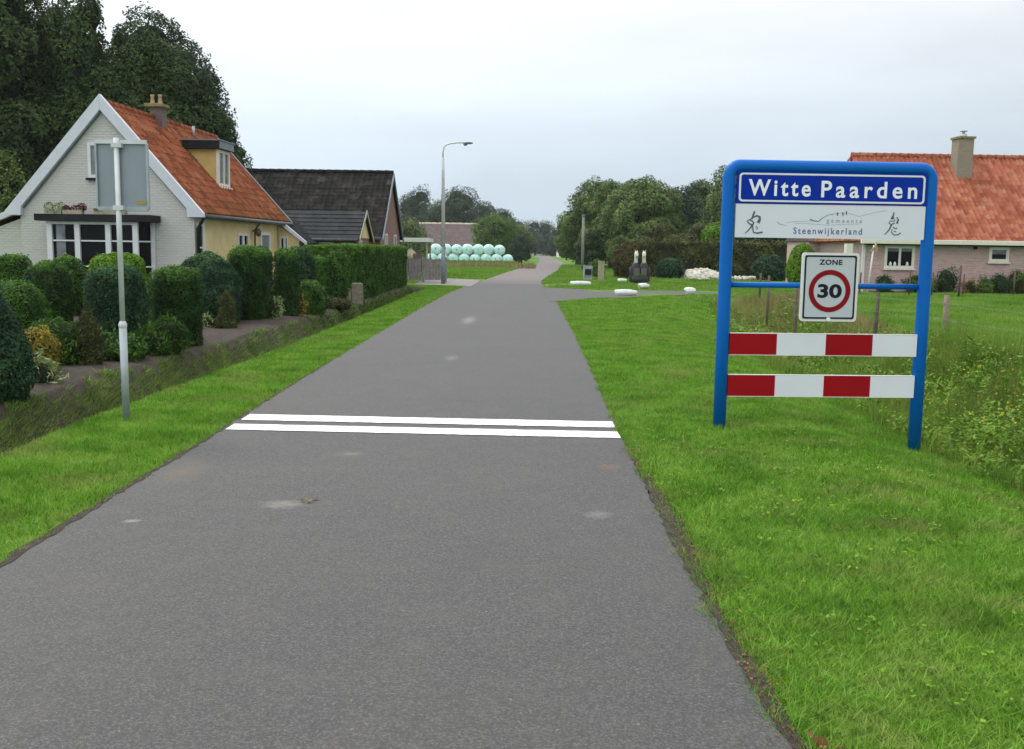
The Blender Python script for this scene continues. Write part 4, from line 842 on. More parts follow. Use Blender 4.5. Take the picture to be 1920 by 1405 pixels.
shrub('clipped_shrub', 'lighter green shrub partly behind the flat topped column', -5.68, 16.4, column(.34, 1.18), 4200, .022, 'clip_mid', .06, GR)
shrub('clipped_shrub', 'broad dark blue green mound below the narrow side window', -6.10, 19.9, dome(.67, 1.42), 9000, .026, 'clip_blue', .06, GR, lean=0)
shrub('clipped_shrub', 'tall thick dark column shrub with bright top before the yellow wall', -5.50, 20.9, col2(.44, 1.50), 8500, .025, 'clip_dark', .06, GR)
shrub('clipped_shrub', 'bright green shrub just behind the thick column shrub', -5.98, 22.2, col2(.36, 1.50), 3000, .028, 'clip_lime', .05, GR)
shrub('clipped_shrub', 'slim dark column shrub before the cottage door', -5.03, 22.2, col2(.28, 1.48), 5500, .025, 'clip_dark', .05, GR)
shrub('clipped_shrub', 'blue green shrub behind the slim dark column', -5.35, 25.0, column(.38, 1.56), 3600, .030, 'clip_blue', .05, GR)
shrub('round_bush', 'loose bright green round bush right of the slim column', -4.83, 23.6, dome(.40, .82), 3600, .030, 'bush_loose', .09, GR)
shrub('clipped_shrub', 'small upright green cone between the round bush and tall hedge', -5.15, 26.6, [(.30, 0), (.36, .3), (.30, .9), (.20, 1.3), (0, 1.42)], 3600, .030, 'clip_mid', .05, GR)
shrub('clipped_shrub', 'twisted topiary shrub right before the end of the tall hedge', -4.82, 26.9, barrel(.33, 1.48), 3000, .034, 'bush_loose', .16, GR)
# low plants
def low(name, label, x, y, r, h, n, size, mat, spiky=0): shrub(name, label, x, y, dome(r, h), n, size, mat, .10, 'low plants along the garden edge', 'plant', spiky=spiky)
low('golden_shrub', 'golden yellow leafed shrub beside the large cone conifer', -5.62, 11.5, .30, .58, 2600, .022, 'gold')
low('hosta', 'pale variegated plant at the foot of the golden shrub', -5.22, 10.9, .17, .22, 260, .05, 'variegated', 1)
low('fern', 'fresh green ferny plant between golden shrub and bronze cone', -5.75, 12.6, .36, .60, 1400, .05, 'bush_loose', 1)
shrub('bronze_conifer', 'narrow bronze green pointed conifer left of the grey pole', -5.40, 12.55, [(.15, 0), (.18, .15), (.12, .45), (.06, .7), (0, .82)], 2400, .018, 'bronze', .06, 'low plants along the garden edge', 'shrub')
low('spreading_juniper', 'low spreading bright green juniper left of the grey pole', -5.42, 13.3, .42, .36, 2000, .030, 'bush_loose')
low('fern', 'dark loose fern at the right foot of the blue green column', -5.06, 14.3, .36, .50, 1500, .045, 'clip_mid', 1)
low('hosta', 'pale yellow variegated plant left of the small pointed conifer', -5.85, 18.9, .20, .24, 240, .06, 'variegated', 1)
shrub('small_conifer', 'small pointed reddish green conifer before the broad mound', -5.36, 18.6, [(.20, 0), (.22, .12), (.14, .38), (.06, .6), (0, .72)], 2200, .022, 'bronze', .06, 'low plants along the garden edge', 'shrub')
low('hosta', 'pale variegated plant between the thick and slim columns', -5.12, 21.1, .24, .42, 320, .06, 'variegated', 1)
low('grass_tuft', 'upright yellow green tuft right of the slim column', -4.80, 22.4, .10, .55, 200, .06, 'gold', 1)
low('heather', 'low brownish heather before the stone trough', -4.62, 25.6, .42, .32, 1300, .035, 'bronze')
low('fern', 'small dark green plant below the lime topped shrub', -6.9, 17.8, .40, .40, 900, .045, 'clip_mid', 1)
st = thing('stone_post', 'rough pale stone post at the near end of the tall hedge', 'stone', (-4.42, 28.2, 0), .2)
mb = MB(); mb.prism(rrect(-.16, .16, 0, .62, .06), 'y', -.12, .12); mb.build('post', M['stone'], st, bevel=.02); mb = MB(); mb.prism(rrect(-.45, -.17, 0, .46, .05), 'y', -.1, .12); mb.build('block', M['stone'], st, bevel=.02)
# ------------------------------------------------------------------ hedges
def hedge(name, label, path, wd, h, n, size, mat, rough=.05, z0=0, core=.84, cat='hedge', bot=0.0):
    pth = np.array(path, float); sl_ = np.hypot(*np.diff(pth, axis=0).T); q = rng.choice(len(sl_), n, p=sl_/sl_.sum()); t_ = rng.random(n)
    C_ = pth[q]*(1-t_)[:, None]+pth[q+1]*t_[:, None]; d = (pth[q+1]-pth[q])/sl_[q][:, None]; nn = np.stack([-d[:, 1], d[:, 0]], -1)
    side = rng.choice(4, n, p=[.36, .36, .2, .08]); hz = rng.random(n)*(h-bot)+bot; o_ = np.where(side == 0, wd/2, np.where(side == 1, -wd/2, rng.uniform(-wd/2, wd/2, n)))
    en = side == 3; e0 = rng.random(n) < .5; C_ = np.where(en[:, None], np.where(e0[:, None], pth[0], pth[-1]), C_)
    dd = np.where(e0[:, None], pth[0]-pth[1], pth[-1]-pth[-2]); dd /= np.linalg.norm(dd, axis=1)[:, None]
    dn = np.where(en[:, None], dd, d); nn = np.where(en[:, None], np.stack([-dn[:, 1], dn[:, 0]], -1), nn)
    z = np.where(side == 2, h, hz); P_ = np.concatenate([C_+nn*o_[:, None], z[:, None]], -1)
    N3 = np.zeros((n, 3)); N3[:, :2] = np.where(en[:, None], dd, nn*np.sign(o_)[:, None]); N3[side == 2] = (0, 0, 1)
    P_ += N3*(rough*bumpf(P_, 3, len(path))-rough*1.5*rng.random(n)**2)[:, None]
    mb = MB(); parts = [(leafquads(P_, N3, size), None)]; V, Q = [], []
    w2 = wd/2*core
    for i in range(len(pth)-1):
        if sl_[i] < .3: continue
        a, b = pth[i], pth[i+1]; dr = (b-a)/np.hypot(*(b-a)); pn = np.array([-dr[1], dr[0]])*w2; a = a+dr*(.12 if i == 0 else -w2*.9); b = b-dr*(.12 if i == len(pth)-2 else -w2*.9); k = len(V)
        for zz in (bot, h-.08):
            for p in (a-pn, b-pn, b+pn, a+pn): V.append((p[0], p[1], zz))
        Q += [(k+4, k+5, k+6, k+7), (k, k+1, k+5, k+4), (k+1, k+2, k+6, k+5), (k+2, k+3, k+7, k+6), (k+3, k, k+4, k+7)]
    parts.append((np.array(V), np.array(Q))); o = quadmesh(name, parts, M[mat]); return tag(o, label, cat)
hedge('clipped_hedge', 'tall clipped green hedge running back beside the ditch', [(-4.98, 28.55), (-4.98, 42.2)], .9, 1.68, 56000, .040, 'hedge', .035)
hedge('clipped_hedge', 'short piece of hedge turning towards the cottage', [(-6.0, 29.0), (-5.45, 29.0)], .8, 1.66, 7000, .034, 'hedge', .03)
hd = hedge('rough_hedge', 'long dark olive hedge across the field with a reddish left end', [(7.4, 61.5), (11, 62.2), (22, 63)], 1.8, 2.25, 22000, .10, 'beech', .22)
shrub('copper_bush', 'reddish brown rounded left end bush of the dark hedge', 7.0, 60.6, dome(.95, 2.2), 3400, .07, 'copper', .16, cat='bush')
shrub('dark_bush', 'dark grey green low bush right of the pair of figures', 9.3, 59.2, dome(.8, 1.25), 2000, .07, 'clip_blue', .16, cat='bush')
shrub('grey_bush', 'grey green bush behind the blue cross tube left part', 15.2, 59.5, dome(1.0, 1.5), 2200, .075, 'clip_blue', .18, cat='bush')
shrub('lime_bush', 'bright lime green round bush left of the zone sign', 14.15, 49.0, dome(.75, 2.05), 4200, .05, 'clip_lime', .08, cat='bush')
shrub('bright_bush', 'bright green bush at the left blue post above the dark hedge', 13.4, 66.0, [(.2, 0), (.3, 1.6), (.9, 2.2), (1.0, 2.9), (.7, 3.3), (0, 3.45)], 2600, .08, 'clip_lime', .22, cat='bush')
shrub('small_bush', 'small yellow green bush behind the pale wooden post', 5.0, 60.5, dome(.45, 1.1), 900, .06, 'lime_tree', .15, cat='bush')
# ------------------------------------------------------------------ plants along the farmhouse
for i, (x, y, r, h, mt, lb) in enumerate(((15.95, 42.8, .34, .75, 'clip_dark', 'small dark green bush at the left corner of the farmhouse'), (17.3, 43.0, .38, .75, 'bush_loose', 'green bush under the double window of the farmhouse'),
        (17.98, 43.1, .38, .72, 'lime_tree', 'yellow green bush just left of the right blue post'), (18.75, 43.2, .44, 1.08, 'clip_blue', 'grey green airy bush just right of the right blue post'),
        (19.85, 43.2, .26, .60, 'gold', 'small yellow green bush at the middle of the brick wall'), (20.4, 43.1, .38, .60, 'lime_tree', 'low pale green bush beside the grey leafed bush'),
        (21.1, 43.3, .40, .86, 'clip_blue', 'grey leafed bush under the small farmhouse window'), (21.85, 43.3, .44, 1.02, 'lime_tree', 'tall yellow flowering bush at the right picture edge'), (22.45, 43.2, .42, .8, 'bush_loose', 'green bush cut by the right picture edge'))):
    shrub('garden_bush', lb, x, y, dome(r, h), 1300, .04, mt, .30, 'bushes along the farmhouse wall', 'bush')
wpl = thing('washing_pole', 'thin white washing pole with a short cross piece before the farmhouse', 'pole', (14.7, 41.0, 0), 0)
mb = MB(); mb.tube([(-.12, 0, 0), (.05, 0, 2.0)], .035, 8); mb.build('pole', M['white_paint'], wpl)
mb = MB(); mb.tube([(-.12, -.1, 1.72), (.12, 0, 1.98), (.13, 0, 2.14)], .045, 8); mb.build('bracket', M['pale_wood'], wpl); mb = MB(); mb.box(.09, .2, -.05, .05, 1.70, 1.95); mb.build('feeder', M['terracotta'], wpl)
# ------------------------------------------------------------------ paddock fence
fc = thing('paddock_fence', 'wire fence on weathered wooden posts along the right ditch', 'fence', (7.5, 17.15, 0), 0)
posts = [(7.55, 10.6, .95, .06), (7.50, 17.15, .93, .055), (7.02, 19.2, .90, .04), (6.65, 23.3, .9, .04), (7.68, 30.0, .95, .04), (9.02, 36.4, .9, .04)]
tops = []
for i, (x, y, h, r) in enumerate(posts):
    lx, ly = x-7.5, y-17.15; z = float(H(x, y)); mb = MB(); tl = (.012, -.02, .03, -.01, .02, .01, 0)[i]
    mb.tube([(lx, ly, z-.1), (lx+tl*.5, ly, z+h*.5), (lx+tl, ly, h)], [r, r*.96, r*.86], 10); mb.build('post', M['wood_dark' if i > 1 else 'post_wood'], fc); tops.append((lx+tl, ly, h))
for hz in (.80, .52):
    mb = MB()
    for a, b in zip(tops[:-1], tops[1:]):
        mb.tube([(a[0]-.05, a[1], hz), ((a[0]+b[0])/2, (a[1]+b[1])/2, hz-.02), (b[0]-.05, b[1], hz)], .003, 4)
    mb.build('wire', M['wire'], fc)
f2 = thing('garden_fence', 'low fence with rusty thin stakes before the farmhouse', 'fence', (16.2, 39.8, 0), 0)
tp = []
for x, y, h in ((15.9, 40.0, 1.0), (16.9, 40.2, .95), (18.2, 40.3, .9), (17.45-.0, 38.9, 1.25), (21.0, 41.8, 1.0), (14.2, 40.8, .9)):
    if x == 17.45: x, y = 17.55, 39.2
    mb = MB(); mb.tube([(x-16.2, y-39.8, -.05), (x-16.2+.02, y-39.8, h)], .045 if h > 1.2 else .035, 8); mb.build('stake', M['rust' if h != .95 else 'wood_dark'], f2)
# ------------------------------------------------------------------ white verge stones, figures, posts
def stone(label, x, y, ln, wd, h, rz, seed, z=None):
    rg = random.Random(seed); mb = MB(); L_ = ln/2; q = (h+wd)/4
    mb.tube([(-L_, 0, q*.75), (-L_*.96, 0, q*.8), (-L_*.3, rg.uniform(-.02, .02), q*.9), (L_*.4, rg.uniform(-.02, .02), q*.95), (L_*.95, 0, q*.85), (L_, 0, q*.8)], [q*.7, q*.95, q*1.0, q*.9, q*rg.uniform(.6, .8), q*.5], 7); o = mb.build('verge_stone', M['white_stone'], bevel=.015); o.location = (x, y, 0); o.rotation_euler = (0, 0, rz); tag(o, label, 'stone', 'white painted stones along the verges')
stone('long white stone at the corner between lane and side lane', 4.15, 36.6, .82, .26, .24, .08, 3)
stone('long white stone farther back on the grass by the junction', 3.15, 46.6, 1.0, .25, .22, .25, 5)
stone('white tilted stone in front of the pair of figures', 5.75, 43.8, .55, .24, .30, .6, 9)
stone('round white stone on the verge edge left of the town sign', 6.85, 38.5, .36, .30, .30, 0, 12)
stone('small white flat stone at the foot of the pair of figures', 5.75, 52.6, .45, .25, .18, .1, 14)
pp = thing('wooden_post', 'pale square wooden post on the far grass verge', 'post', (4.75, 54.0, 0), 0)
mb = MB(); mb.box(-.16, .16, -.12, .12, -.05, 1.05); mb.build('post', M['pale_wood'], pp, bevel=.02); mb = MB(); mb.box(-.18, .18, -.14, .14, 1.051, 1.09); mb.build('cap', M['pale_wood'], pp)
gb = thing('grey_box', 'small grey open box left of the pale wooden post', 'box', (4.1, 55.5, 0), 0)
mb = MB(); mb.box(-.2, -.14, -.1, .2, 0, .85); mb.box(-.14, .3, .1, .16, .05, .8); mb.box(-.14, .3, -.1, .1, 0, .12); mb.build('frame', M['galv'], gb); mb = MB(); mb.box(-.1, .25, .0, .09, .3, .62); mb.build('dark_insert', M['dark_trim'], gb)
def figure(label, x, rz, seed):
    t_ = thing('horse_figure', label, 'sculpture', (x, 51.5, 0), rz, 'pair of dark figures with white heads')
    mb = MB(); mb.lathe([(.30, 0), (.34, .18), (.33, .45), (.26, .78), (.17, .98), (.10, 1.05), (0, 1.06)], 0, 0, 14); mb.build('body', M['black_pot'], t_)
    mb = MB(); mb.tube([(0, 0, .98), (.01, -.02, 1.15), (0, -.03, 1.34), (-.005, -.05, 1.47)], [.12, .09, .085, .09], 12)
    mb.blob((0, -.09, 1.50), (.105, .17, .13), seed, 12, 8, .05); mb.tube([(0, -.16, 1.46), (0, -.27, 1.36)], [.085, .06], 10)
    o = mb.build('head', M['statue_white'], t_)
    for s_ in (-1, 1): m2 = MB(); m2.tube([(s_*.05, -.05, 1.60), (s_*.06, -.05, 1.71)], [.03, .006], 8); m2.build('ear', M['statue_white'], o)
    for s_ in (-1, 1): m2 = MB(); m2.tube([(s_*.22, -.02, .82), (s_*.30, -.06, .5), (s_*.18, -.2, .34)], [.09, .075, .05], 8); m2.build('arm', M['black_pot'], t_)
    m2 = MB(); m2.box(-.14, .14, -.34, -.27, .32, .78); m2.build('front_panel', M['chimney_brick'], t_)
figure('left one of the two dark figures with white heads', 6.30, .1, 4); figure('right one of the two dark figures with white heads', 6.72, -.1, 7)
dt = thing('flower_tub', 'round dark tub at the feet of the two figures', 'tub', (6.45, 50.7, 0), 0)
mb = MB(); mb.lathe([(.0, 0), (.34, 0), (.42, .34), (.38, .35), (.36, .28), (0, .28)], 0, 0, 16); mb.build('tub', M['black_pot'], dt)
quadmesh('plants', [(lobes_leaves([(-.1, 0, .36, .3, .28, .14), (.15, 0, .34, .22, .22, .12)], 400, .05, 3), None)], M['clip_mid'], dt)
mb = MB()
for i in range(170):
    a = random.uniform(0, 6.28); q = math.sqrt(random.random()); x = math.cos(a)*q*1.55; y = math.sin(a)*q*.8; z = .62*(1-q*q)**.8
    r = random.uniform(.07, .16); mb.blob((x, y, z), (r, r, r*.8), i, 6, 4, .2)
mb.blob((0, 0, .05), (1.5, .75, .55), 3, 20, 10, .05)
o = mb.build('pebble_heap', M['pebble'], merge=False); o.location = (11.15, 59.4, 0); tag(o, 'heap of white rubble stones in front of the dark hedge', 'heap')
mb = MB()
for i in range(26):
    r = random.uniform(.09, .17); mb.blob((random.gauss(0, .4), random.gauss(0, .2), .1+random.random()*.12), (r, r, r*.8), i, 6, 4, .2)
o = mb.build('pebble_heap', M['pebble'], merge=False); o.location = (13.5, 58.8, 0); tag(o, 'smaller heap of white stones behind the left sign post', 'heap')
M['utility_grey'] = plain('utility_grey', (.21, .21, .19), .8, .2, 5)
# utility poles
for x, y, h, lb in ((5.80, 84, 4.5, 'grey wooden utility pole before the right hand trees'), (9.0, 170, 5.2, 'thin distant utility pole left of the nearer one')):
    t_ = thing('utility_pole', lb, 'utility pole', (x, y, 0), 0, 'utility poles along the lane'); mb = MB(); mb.tube([(0, 0, -.2), (0, 0, h)], [.13, .11], 10); mb.build('pole', M['utility_grey'], t_)
    mb = MB(); mb.tube([(0, 0, h), (0, 0, h+.12)], [.15, .10], 10); mb.build('cap', M['grey_trim'], t_)
ht = thing('small_house', 'tiny far cream walled hut with red roof at the lane end', 'house', (13.6, 250, 0), .2)
mb = MB(); mb.prism([(-1.8, 0), (1.8, 0), (1.8, 2.4), (0, 3.9), (-1.8, 2.4)], 'y', 0, 5); mb.build('wall', M['cream_paint'], ht)
for s_ in (-1, 1): mb = MB(); mb.prism([(s_*2.0, 2.3), (0, 4.0), (0, 4.15), (s_*2.1, 2.4)], 'y', -.3, 5.3); mb.build('roof', M['brown_tile'], ht)
# ------------------------------------------------------------------ mint wrapped bales
def bale(label, x, y, z, seed):
    mb = MB(); n, r = 20, .60; rg = random.Random(seed); pr = [(0, -.62), (.26, -.62), (.46, -.57), (.58, -.47), (.62, -.3), (.63, 0), (.62, .3), (.585, .50), (.50, .58), (0, .60)]
    sx = rg.uniform(.98, 1.04); sg = rg.uniform(.92, .99); ph = rg.uniform(0, 6)
    def pt(i, k):
        rr_, yy_ = pr[k]; a = 2*math.pi*i/n; wv = 1+.02*math.sin(5*a+ph+k)+.012*math.sin(11*a+2*k+ph); zz = math.sin(a)*rr_*wv; return (math.cos(a)*rr_*wv*sx, yy_+.02*math.sin(4*a+ph)*(rr_ > .4), .60*sg+zz*sg)
    for k in range(len(pr)-1):
        for i in range(n): mb.face([pt(i, k), pt((i+1) % n, k), pt((i+1) % n, k+1), pt(i, k+1)], smooth=True)
    t_ = thing('wrapped_bale', label, 'hay bale', (x, y, z), rg.uniform(-.12, .12), 'mint green wrapped bales in the stack'); mb.build('wrap', M['bale'], t_)
    mb = MB(); mb.lathe([(0, 0), (.02, .01), (.045, .03), (.065, .02)], 0, 0, 9); o = mb.build('twist', M['bale_hole'], t_); o.rotation_euler = (R(90), 0, 0); o.location = (rg.uniform(-.08, .08), -.612, .6+rg.uniform(-.1, .1)); o.scale = (1, rg.uniform(.8, 1.8), 1)
ords = ['first', 'second', 'third', 'fourth', 'fifth', 'sixth', 'seventh', 'eighth']
for i in range(8): bale('mint wrapped bale in the bottom row, %s from the left' % ords[i], -9.15+i*1.21, 112+random.uniform(-.15, .15), 0, i)
for i in range(7): bale('mint wrapped bale in the top row, %s from the left' % ords[i], -8.75+i*1.19+random.uniform(-.04, .04), 112+random.uniform(-.1, .1), 1.03, 20+i)
n = 420; X = rng.uniform(-10, 0, n); Y = rng.uniform(103, 110, n)
P_ = np.stack([X, Y, rng.uniform(.1, .8, n)], -1); blades('tall_weeds', np.repeat(X, 12)+rng.normal(0, .15, n*12), np.repeat(Y, 12)+rng.normal(0, .15, n*12), np.zeros(n*12), .5, .10, M['weed'], .35, 'tall weeds growing before the stack of bales')
blades('rough_strip', rng.uniform(-8, 2.0, 2600), rng.uniform(88, 101, 2600), np.zeros(2600), .45, .11, M['dry_grass'], .5, 'brownish rough grass strip in front of the bales')
# ------------------------------------------------------------------ ditch vegetation on the right
def herbs(name, label, pts, lv, size, mat, spread=.10):
    P_ = []; 
    for x, y, h in pts:
        z = float(H(x, y)); lx, ly = random.gauss(0, .12), random.gauss(0, .12); k = int(lv*h); t_ = rng.random(k)**.7
        rad = spread*(1.2-.7*t_); a = rng.uniform(0, 6.28, k); P_.append(np.stack([x+lx*t_*h*2+np.cos(a)*rad*rng.random(k)**.5, y+ly*t_*h*2+np.sin(a)*rad*rng.random(k)**.5, z+t_*h], -1))
    P_ = np.concatenate(P_); N3 = rng.normal(size=P_.shape)*.6; N3[:, 2] += .9; o = quadmesh(name, [(leafquads(P_, N3, size*1.1, .4), None)], M[mat]); return tag(o, label, 'weeds', kind='stuff')
def ditchpts(n, y0, y1, o0, o1, hf):
    r_ = []
    while len(r_) < n:
        y = random.uniform(y0, y1); o_ = random.uniform(o0, o1); x = float(crest_r(y))+o_; h = hf(x, y, o_)
        if h > .05: r_.append((x, y, h*random.uniform(.7, 1.15)))
    return r_
hf = lambda x, y, o_: (.30+.55*smooth((o_)/1.3))*(.8+.3*math.sin(1.4*y+1)*math.sin(.9*x+y*.3))*.9+.10*math.exp(-((x-5.9)/.9)**2-((y-11.0)/1.0)**2)
herbs('ditch_weeds', 'leafy green weeds crowding the right ditch behind the town sign', ditchpts(900, 6.0, 11.5, -.02, 3.3, hf), 88, .030, 'weed')
herbs('ditch_weeds', 'leafy weeds farther along the right ditch', ditchpts(620, 11.5, 20, .0, 3.0, lambda x, y, o_: .52*hf(x, y, o_)), 50, .04, 'weed', .14)
herbs('dark_nettles', 'darker nettles deep in the right ditch', ditchpts(230, 6.5, 15, .9, 2.8, lambda x, y, o_: 1.1*hf(x, y, o_)), 70, .034, 'weed', .13)
herbs('ditch_weeds', 'low weeds in the far part of the right ditch', ditchpts(420, 20, 34, -.1, 2.6, lambda x, y, o_: .28), 34, .06, 'weed', .18)
wp_ = np.array([(x, y, h) for x, y, h in ditchpts(3600, 5.8, 17, -.05, 3.2, lambda x, y, o_: .22+.28*smooth(o_/1.2)) if math.sin(2.3*x+1.1*y)+math.sin(1.7*y-x) > -1.0])
for mt_, a_, lb_ in (('weed', 0, 'tall thin green grass stems between the ditch weeds'), ('dry_grass', 1, 'tall straw coloured stems between the ditch weeds')):
    q_ = wp_[a_::4] if a_ else wp_; k_r = 8 if a_ else 12; m_n = len(q_)*k_r
    blades('tall_grass', q_[:, 0].repeat(k_r)+rng.normal(0, .09, m_n), q_[:, 1].repeat(k_r)+rng.normal(0, .09, m_n), H(q_[:, 0], q_[:, 1]).repeat(k_r), q_[:, 2].repeat(k_r)*1.25, .008, M[mt_], .5, lb_)
fl = []
for x, y, h in ditchpts(90, 6.2, 15, .25, 3.2, hf):
    for _ in range(random.randint(2, 11)): fl.append((x+random.gauss(0, .10), y+random.gauss(0, .10), float(H(x, y))+h*random.uniform(.75, 1.15)))
fl = np.array(fl); tag(quadmesh('yellow_flowers', [(leafquads(fl, np.tile([0, -.4, .8], (len(fl), 1)), .017, .8), None)], M['yellow_flower']), 'scattered small yellow flowers among the ditch weeds', 'flowers', kind='stuff')
br = ditchpts(260, 6.5, 14, .6, 3.0, hf); bl = np.array(br); blades('dry_stalks', bl[:, 0].repeat(5)+rng.normal(0, .08, 1300), bl[:, 1].repeat(5)+rng.normal(0, .08, 1300), H(bl[:, 0], bl[:, 1]).repeat(5), bl[:, 2].repeat(5)*1.15, .010, M['dry_grass'], .3, 'brown dry stalks among the ditch weeds')
# lawn weeds and fallen leaves
n = 420; X = rng.uniform(1.0, 3.8, n); Y = rng.uniform(2.4, 9, n); k = view(X, Y); X, Y = X[k], Y[k]; m_ = len(X)
Pc = np.stack([np.repeat(X, 6)+rng.normal(0, .025, m_*6), np.repeat(Y, 6)+rng.normal(0, .025, m_*6), np.repeat(H(X, Y), 6)+.030+.01*rng.random(m_*6)], -1)
tag(quadmesh('clover', [(leafquads(Pc, np.tile([0, 0, 1.], (len(Pc), 1)), .012, .7, .5), None)], M['clip_lime']), 'small clover leaves dotted in the right lawn', 'clover', kind='stuff')
n = 900; Y = rng.uniform(2.4, 8, n); side = rng.random(n) < .78; X = np.where(side, .93+.05*rng.random(n)+.05*np.clip(1-abs(Y-5.8)/1.5, 0, 1)+rng.normal(0, .03, n), -2.58+rng.normal(0, .035, n)); Y = np.where(side, Y, rng.uniform(4.2, 12, n))
tag(quadmesh('leaf_litter', [(leafquads(np.stack([X, Y, .014+.012*rng.random(n)], -1), np.tile([0, 0, 1.], (n, 1)), .008, .6, .5), None)], M['dead_leaf']), 'brown leaf litter along both road edges', 'leaf litter', kind='stuff')
dl = leafquads(np.array([(-1.28, 6.12, .022), (-1.24, 6.16, .020), (-1.31, 6.10, .018), (-1.26, 6.09, .02)]), np.tile([0, 0, 1.], (4, 1)), .035, .6, .6)
tag(quadmesh('fallen_leaves', [(dl, None)], M['dead_leaf']), 'crumpled yellow brown leaves lying on the lane', 'leaf')
dl = leafquads(np.array([(1.02, 3.05, .03), (1.0, 3.1, .03), (1.07, 3.02, .03)]), np.tile([0, 0, 1.], (3, 1)), .03, .7, .6)
tag(quadmesh('fallen_leaves', [(dl, None)], M['dead_leaf']), 'orange brown leaf at the right road edge nearest the viewer', 'leaf')
# ------------------------------------------------------------------ trees
BG = 'large trees behind the cottage'
def at(px, y): return (px-960)/1860*y
tree('spruce_tree', 'huge dark spruce filling the top left corner', at(-8, 42), 42, conifer_lobes(5.4, 16.0, 14, 3), 34000, .12, 'spruce', .3, BG, amp=.3)
for i, (px, y, wd, h, mt, lb) in enumerate(((78, 43.5, 4.6, 11.0, 'spruce', 'dark conifer between the huge spruce and the cottage roof'), (132, 43, 4.4, 11.6, 'dark_tree', 'conifer with bright rounded top left of the cottage ridge'), (188, 44, 4.8, 12.0, 'dark_tree', 'conifer directly above the point of the white gable'), (248, 44.5, 4.4, 10.9, 'spruce', 'dark conifer just left of the chimney'),
        (290, 44.2, 4.2, 10.4, 'dark_tree', 'conifer with light green tips behind the chimney'), (335, 45, 4.2, 10.0, 'dark_tree', 'conifer with light green tips above the dormer'), (372, 46, 4.0, 9.4, 'spruce', 'dark rounded conifer above the right side of the dormer'), (402, 46.5, 3.4, 7.9, 'dark_tree', 'dark conifer sloping down right of the dormer'), (425, 47, 2.4, 5.9, 'dark_tree', 'lowest dark tree at the right end behind the cottage'))):
    tree('spruce_tree', lb, at(px, y), y, conifer_lobes(wd, h, 10, 5+i), 19000, .11, mt, .25, BG, amp=.3)
tree('broadleaf_tree', 'dark oak rising behind the conifers over the cottage roof', at(305, 54), 54, crown_lobes(6.8, 13.6, 4.5, 18, seed=4), 26000, .125, 'oak', .3, BG, amp=.3)
tree('broadleaf_tree', 'dark green low tree left of the cottage annex', at(10, 40), 40, crown_lobes(5.4, 5.6, .4, 12, seed=9), 18000, .11, 'mid_tree', .2, BG, amp=.25)
RG = 'trees along the right side of the lane'
for i, (px, y, wd, h, mt, lb) in enumerate(((1078, 118, 5.4, 6.4, 'mid_tree', 'leftmost slim green tree by the utility pole'), (1108, 104, 6.6, 9.0, 'mid_tree', 'dark rounded tree right of the utility pole'), (1140, 95, 6.0, 8.4, 'mid_tree', 'mid green tree in the right hand row before the tallest'),
        (1176, 90, 5.6, 9.2, 'mid_tree', 'tallest tree of the right hand row with a pointed tip'), (1214, 88, 6.0, 8.2, 'mid_tree', 'full green tree just right of the pointed tip'), (1262, 92, 6.0, 7.4, 'far_tree', 'grey green tree at the dip of the right hand row'),
        (1308, 96, 5.6, 8.4, 'dark_tree', 'dark tree left of the blue sign frame'), (1360, 84, 6.4, 8.8, 'mid_tree', 'tall tree half hidden behind the left blue post'), (1430, 82, 7, 7.4, 'dark_tree', 'dark tree hidden behind the name board'), (1505, 80, 7, 6.6, 'dark_tree', 'dark tree behind the middle of the sign panel'))):
    tree('broadleaf_tree', lb, at(px, y), y, crown_lobes(wd*1.05, h*(.84 if i == 3 else .98), .2, 14, top=.3, seed=30+i), 15000, .16, mt, .2, RG, amp=.28)
tree('conifer_tree', 'thin pointed treetop above the right hand row', at(1180, 99), 99, conifer_lobes(2.2, 8.4, 8, 44), 1800, .15, 'dark_tree', .15, RG)
for i, (px, y, wd, h, lb) in enumerate(((1230, 72, 4.0, 3.6, 'low brown green bushy tree behind the two figures'), (1110, 88, 3.4, 3.4, 'low dark bush left of the two figures'), (1158, 78, 3.0, 2.8, 'low dark leafy bush behind the small wooden post'), (1300, 74, 4.4, 3.8, 'low olive bushy tree behind the white stone heap'))):
    tree('small_tree', lb, at(px, y), y, crown_lobes(wd, h, .1, 8, seed=60+i), 3600, .12, ('beech', 'dark_tree', 'mid_tree', 'beech')[i], .1, 'low trees before the right hand row')
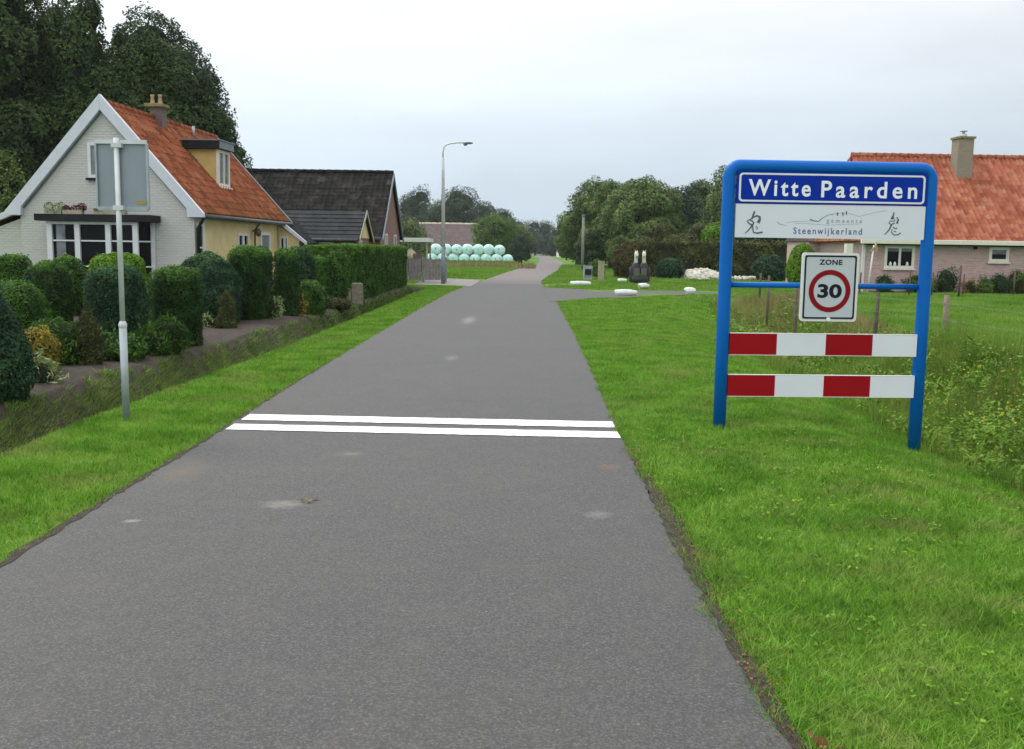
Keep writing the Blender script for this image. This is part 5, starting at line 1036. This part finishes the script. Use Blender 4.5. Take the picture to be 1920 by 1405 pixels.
for i, (px, y, wd, h, mt, lb) in enumerate(((760, 235, 10, 13.5, 'far_tree', 'far tree just right of the dark barn roof'), (788, 225, 11, 15.2, 'far_tree', 'far tall tree behind the left end of the brown barn roof'), (850, 215, 13, 14.8, 'far_tree', 'far tall tree just right of the street lamp'),
        (818, 240, 10, 12.5, 'far_tree', 'far tree directly behind the street lamp post'), (905, 222, 12, 12.0, 'far_tree', 'far rounded tree above the right end of the brown barn'), (940, 200, 9, 9.6, 'far_tree', 'far tree sloping down towards the lane'),
        (925, 138, 7.4, 6.6, 'lime_tree', 'yellow green tree at the right end of the bale stack'), (955, 150, 6.0, 6.0, 'mid_tree', 'green tree between the lime coloured tree and the lane'), (750, 130, 8.5, 4.6, 'mid_tree', 'low green trees between the barn and the bales'), (972, 128, 2.8, 3.6, 'far_tree', 'small grey green bush tree at the inner bend of the lane'))):
    tree('broadleaf_tree', lb, at(px, y), y, crown_lobes(wd, h, .2 if y < 160 else .8, 13, seed=80+i), 6500, .16 if y < 160 else .24, mt, .25, 'far trees left of the lane', amp=.28)
for i, (px, y, wd, h, lb) in enumerate(((968, 300, 14, 10.5, 'distant tree left of the end of the lane'), (1000, 330, 15, 11.5, 'distant tree directly over the end of the lane'), (1022, 350, 13, 11.5, 'distant tree behind the far bend'), (1045, 420, 15, 9.0, 'most distant tree at the gap in the skyline'), (1062, 330, 9, 9.0, 'distant tree left of the thin utility pole'), (1068, 196, 6, 6.6, 'green tree behind the thin utility pole'),
        (980, 190, 6, 4.5, 'low dark tree beside the bend of the lane'), (1046, 300, 9, 5.5, 'low distant tree by the far cream hut'))):
    tree('broadleaf_tree', lb, at(px, y), y, crown_lobes(wd, h, .2, 12, seed=110+i), 3800, .30 if y > 250 else .2, 'far_tree', .25, 'distant trees at the end of the lane', amp=.28)
# far wood closing the horizon
L = []
for i in range(90):
    a = -1.05+2.1*i/89; d_ = 520+60*math.sin(i*1.7); L.append((math.sin(a)*d_, math.cos(a)*d_, 3, 16, 12, 6.5+1.5*math.sin(i*2.3)))
parts = [(lobes_leaves(L, 22000, .9, 5, .2), None)]
for j, l in enumerate(L): parts.append(sphere_q(l[:3], (l[3]*.8, l[4]*.8, l[5]*.8), j, n=10, m=6))
tag(quadmesh('distant_wood', parts, M['far_tree']), 'far line of woods along the horizon', 'wood', kind='stuff')
# light haze
hm = bpy.data.materials.new('haze'); hm.use_nodes = True; t = hm.node_tree; t.nodes.clear(); o = t.nodes.new('ShaderNodeOutputMaterial'); v = t.nodes.new('ShaderNodeVolumePrincipled')
v.inputs['Color'].default_value = (.80, .88, .96, 1); v.inputs['Density'].default_value = .00022; v.inputs['Anisotropy'].default_value = .2; t.links.new(v.outputs[0], o.inputs['Volume'])
USE_HAZE = True
if USE_HAZE:
    mb = MB(); mb.box(-950, 950, -30, 2600, -1.8, 22); tag(mb.build('haze', hm), 'thin even haze over the whole landscape', 'haze', kind='stuff')
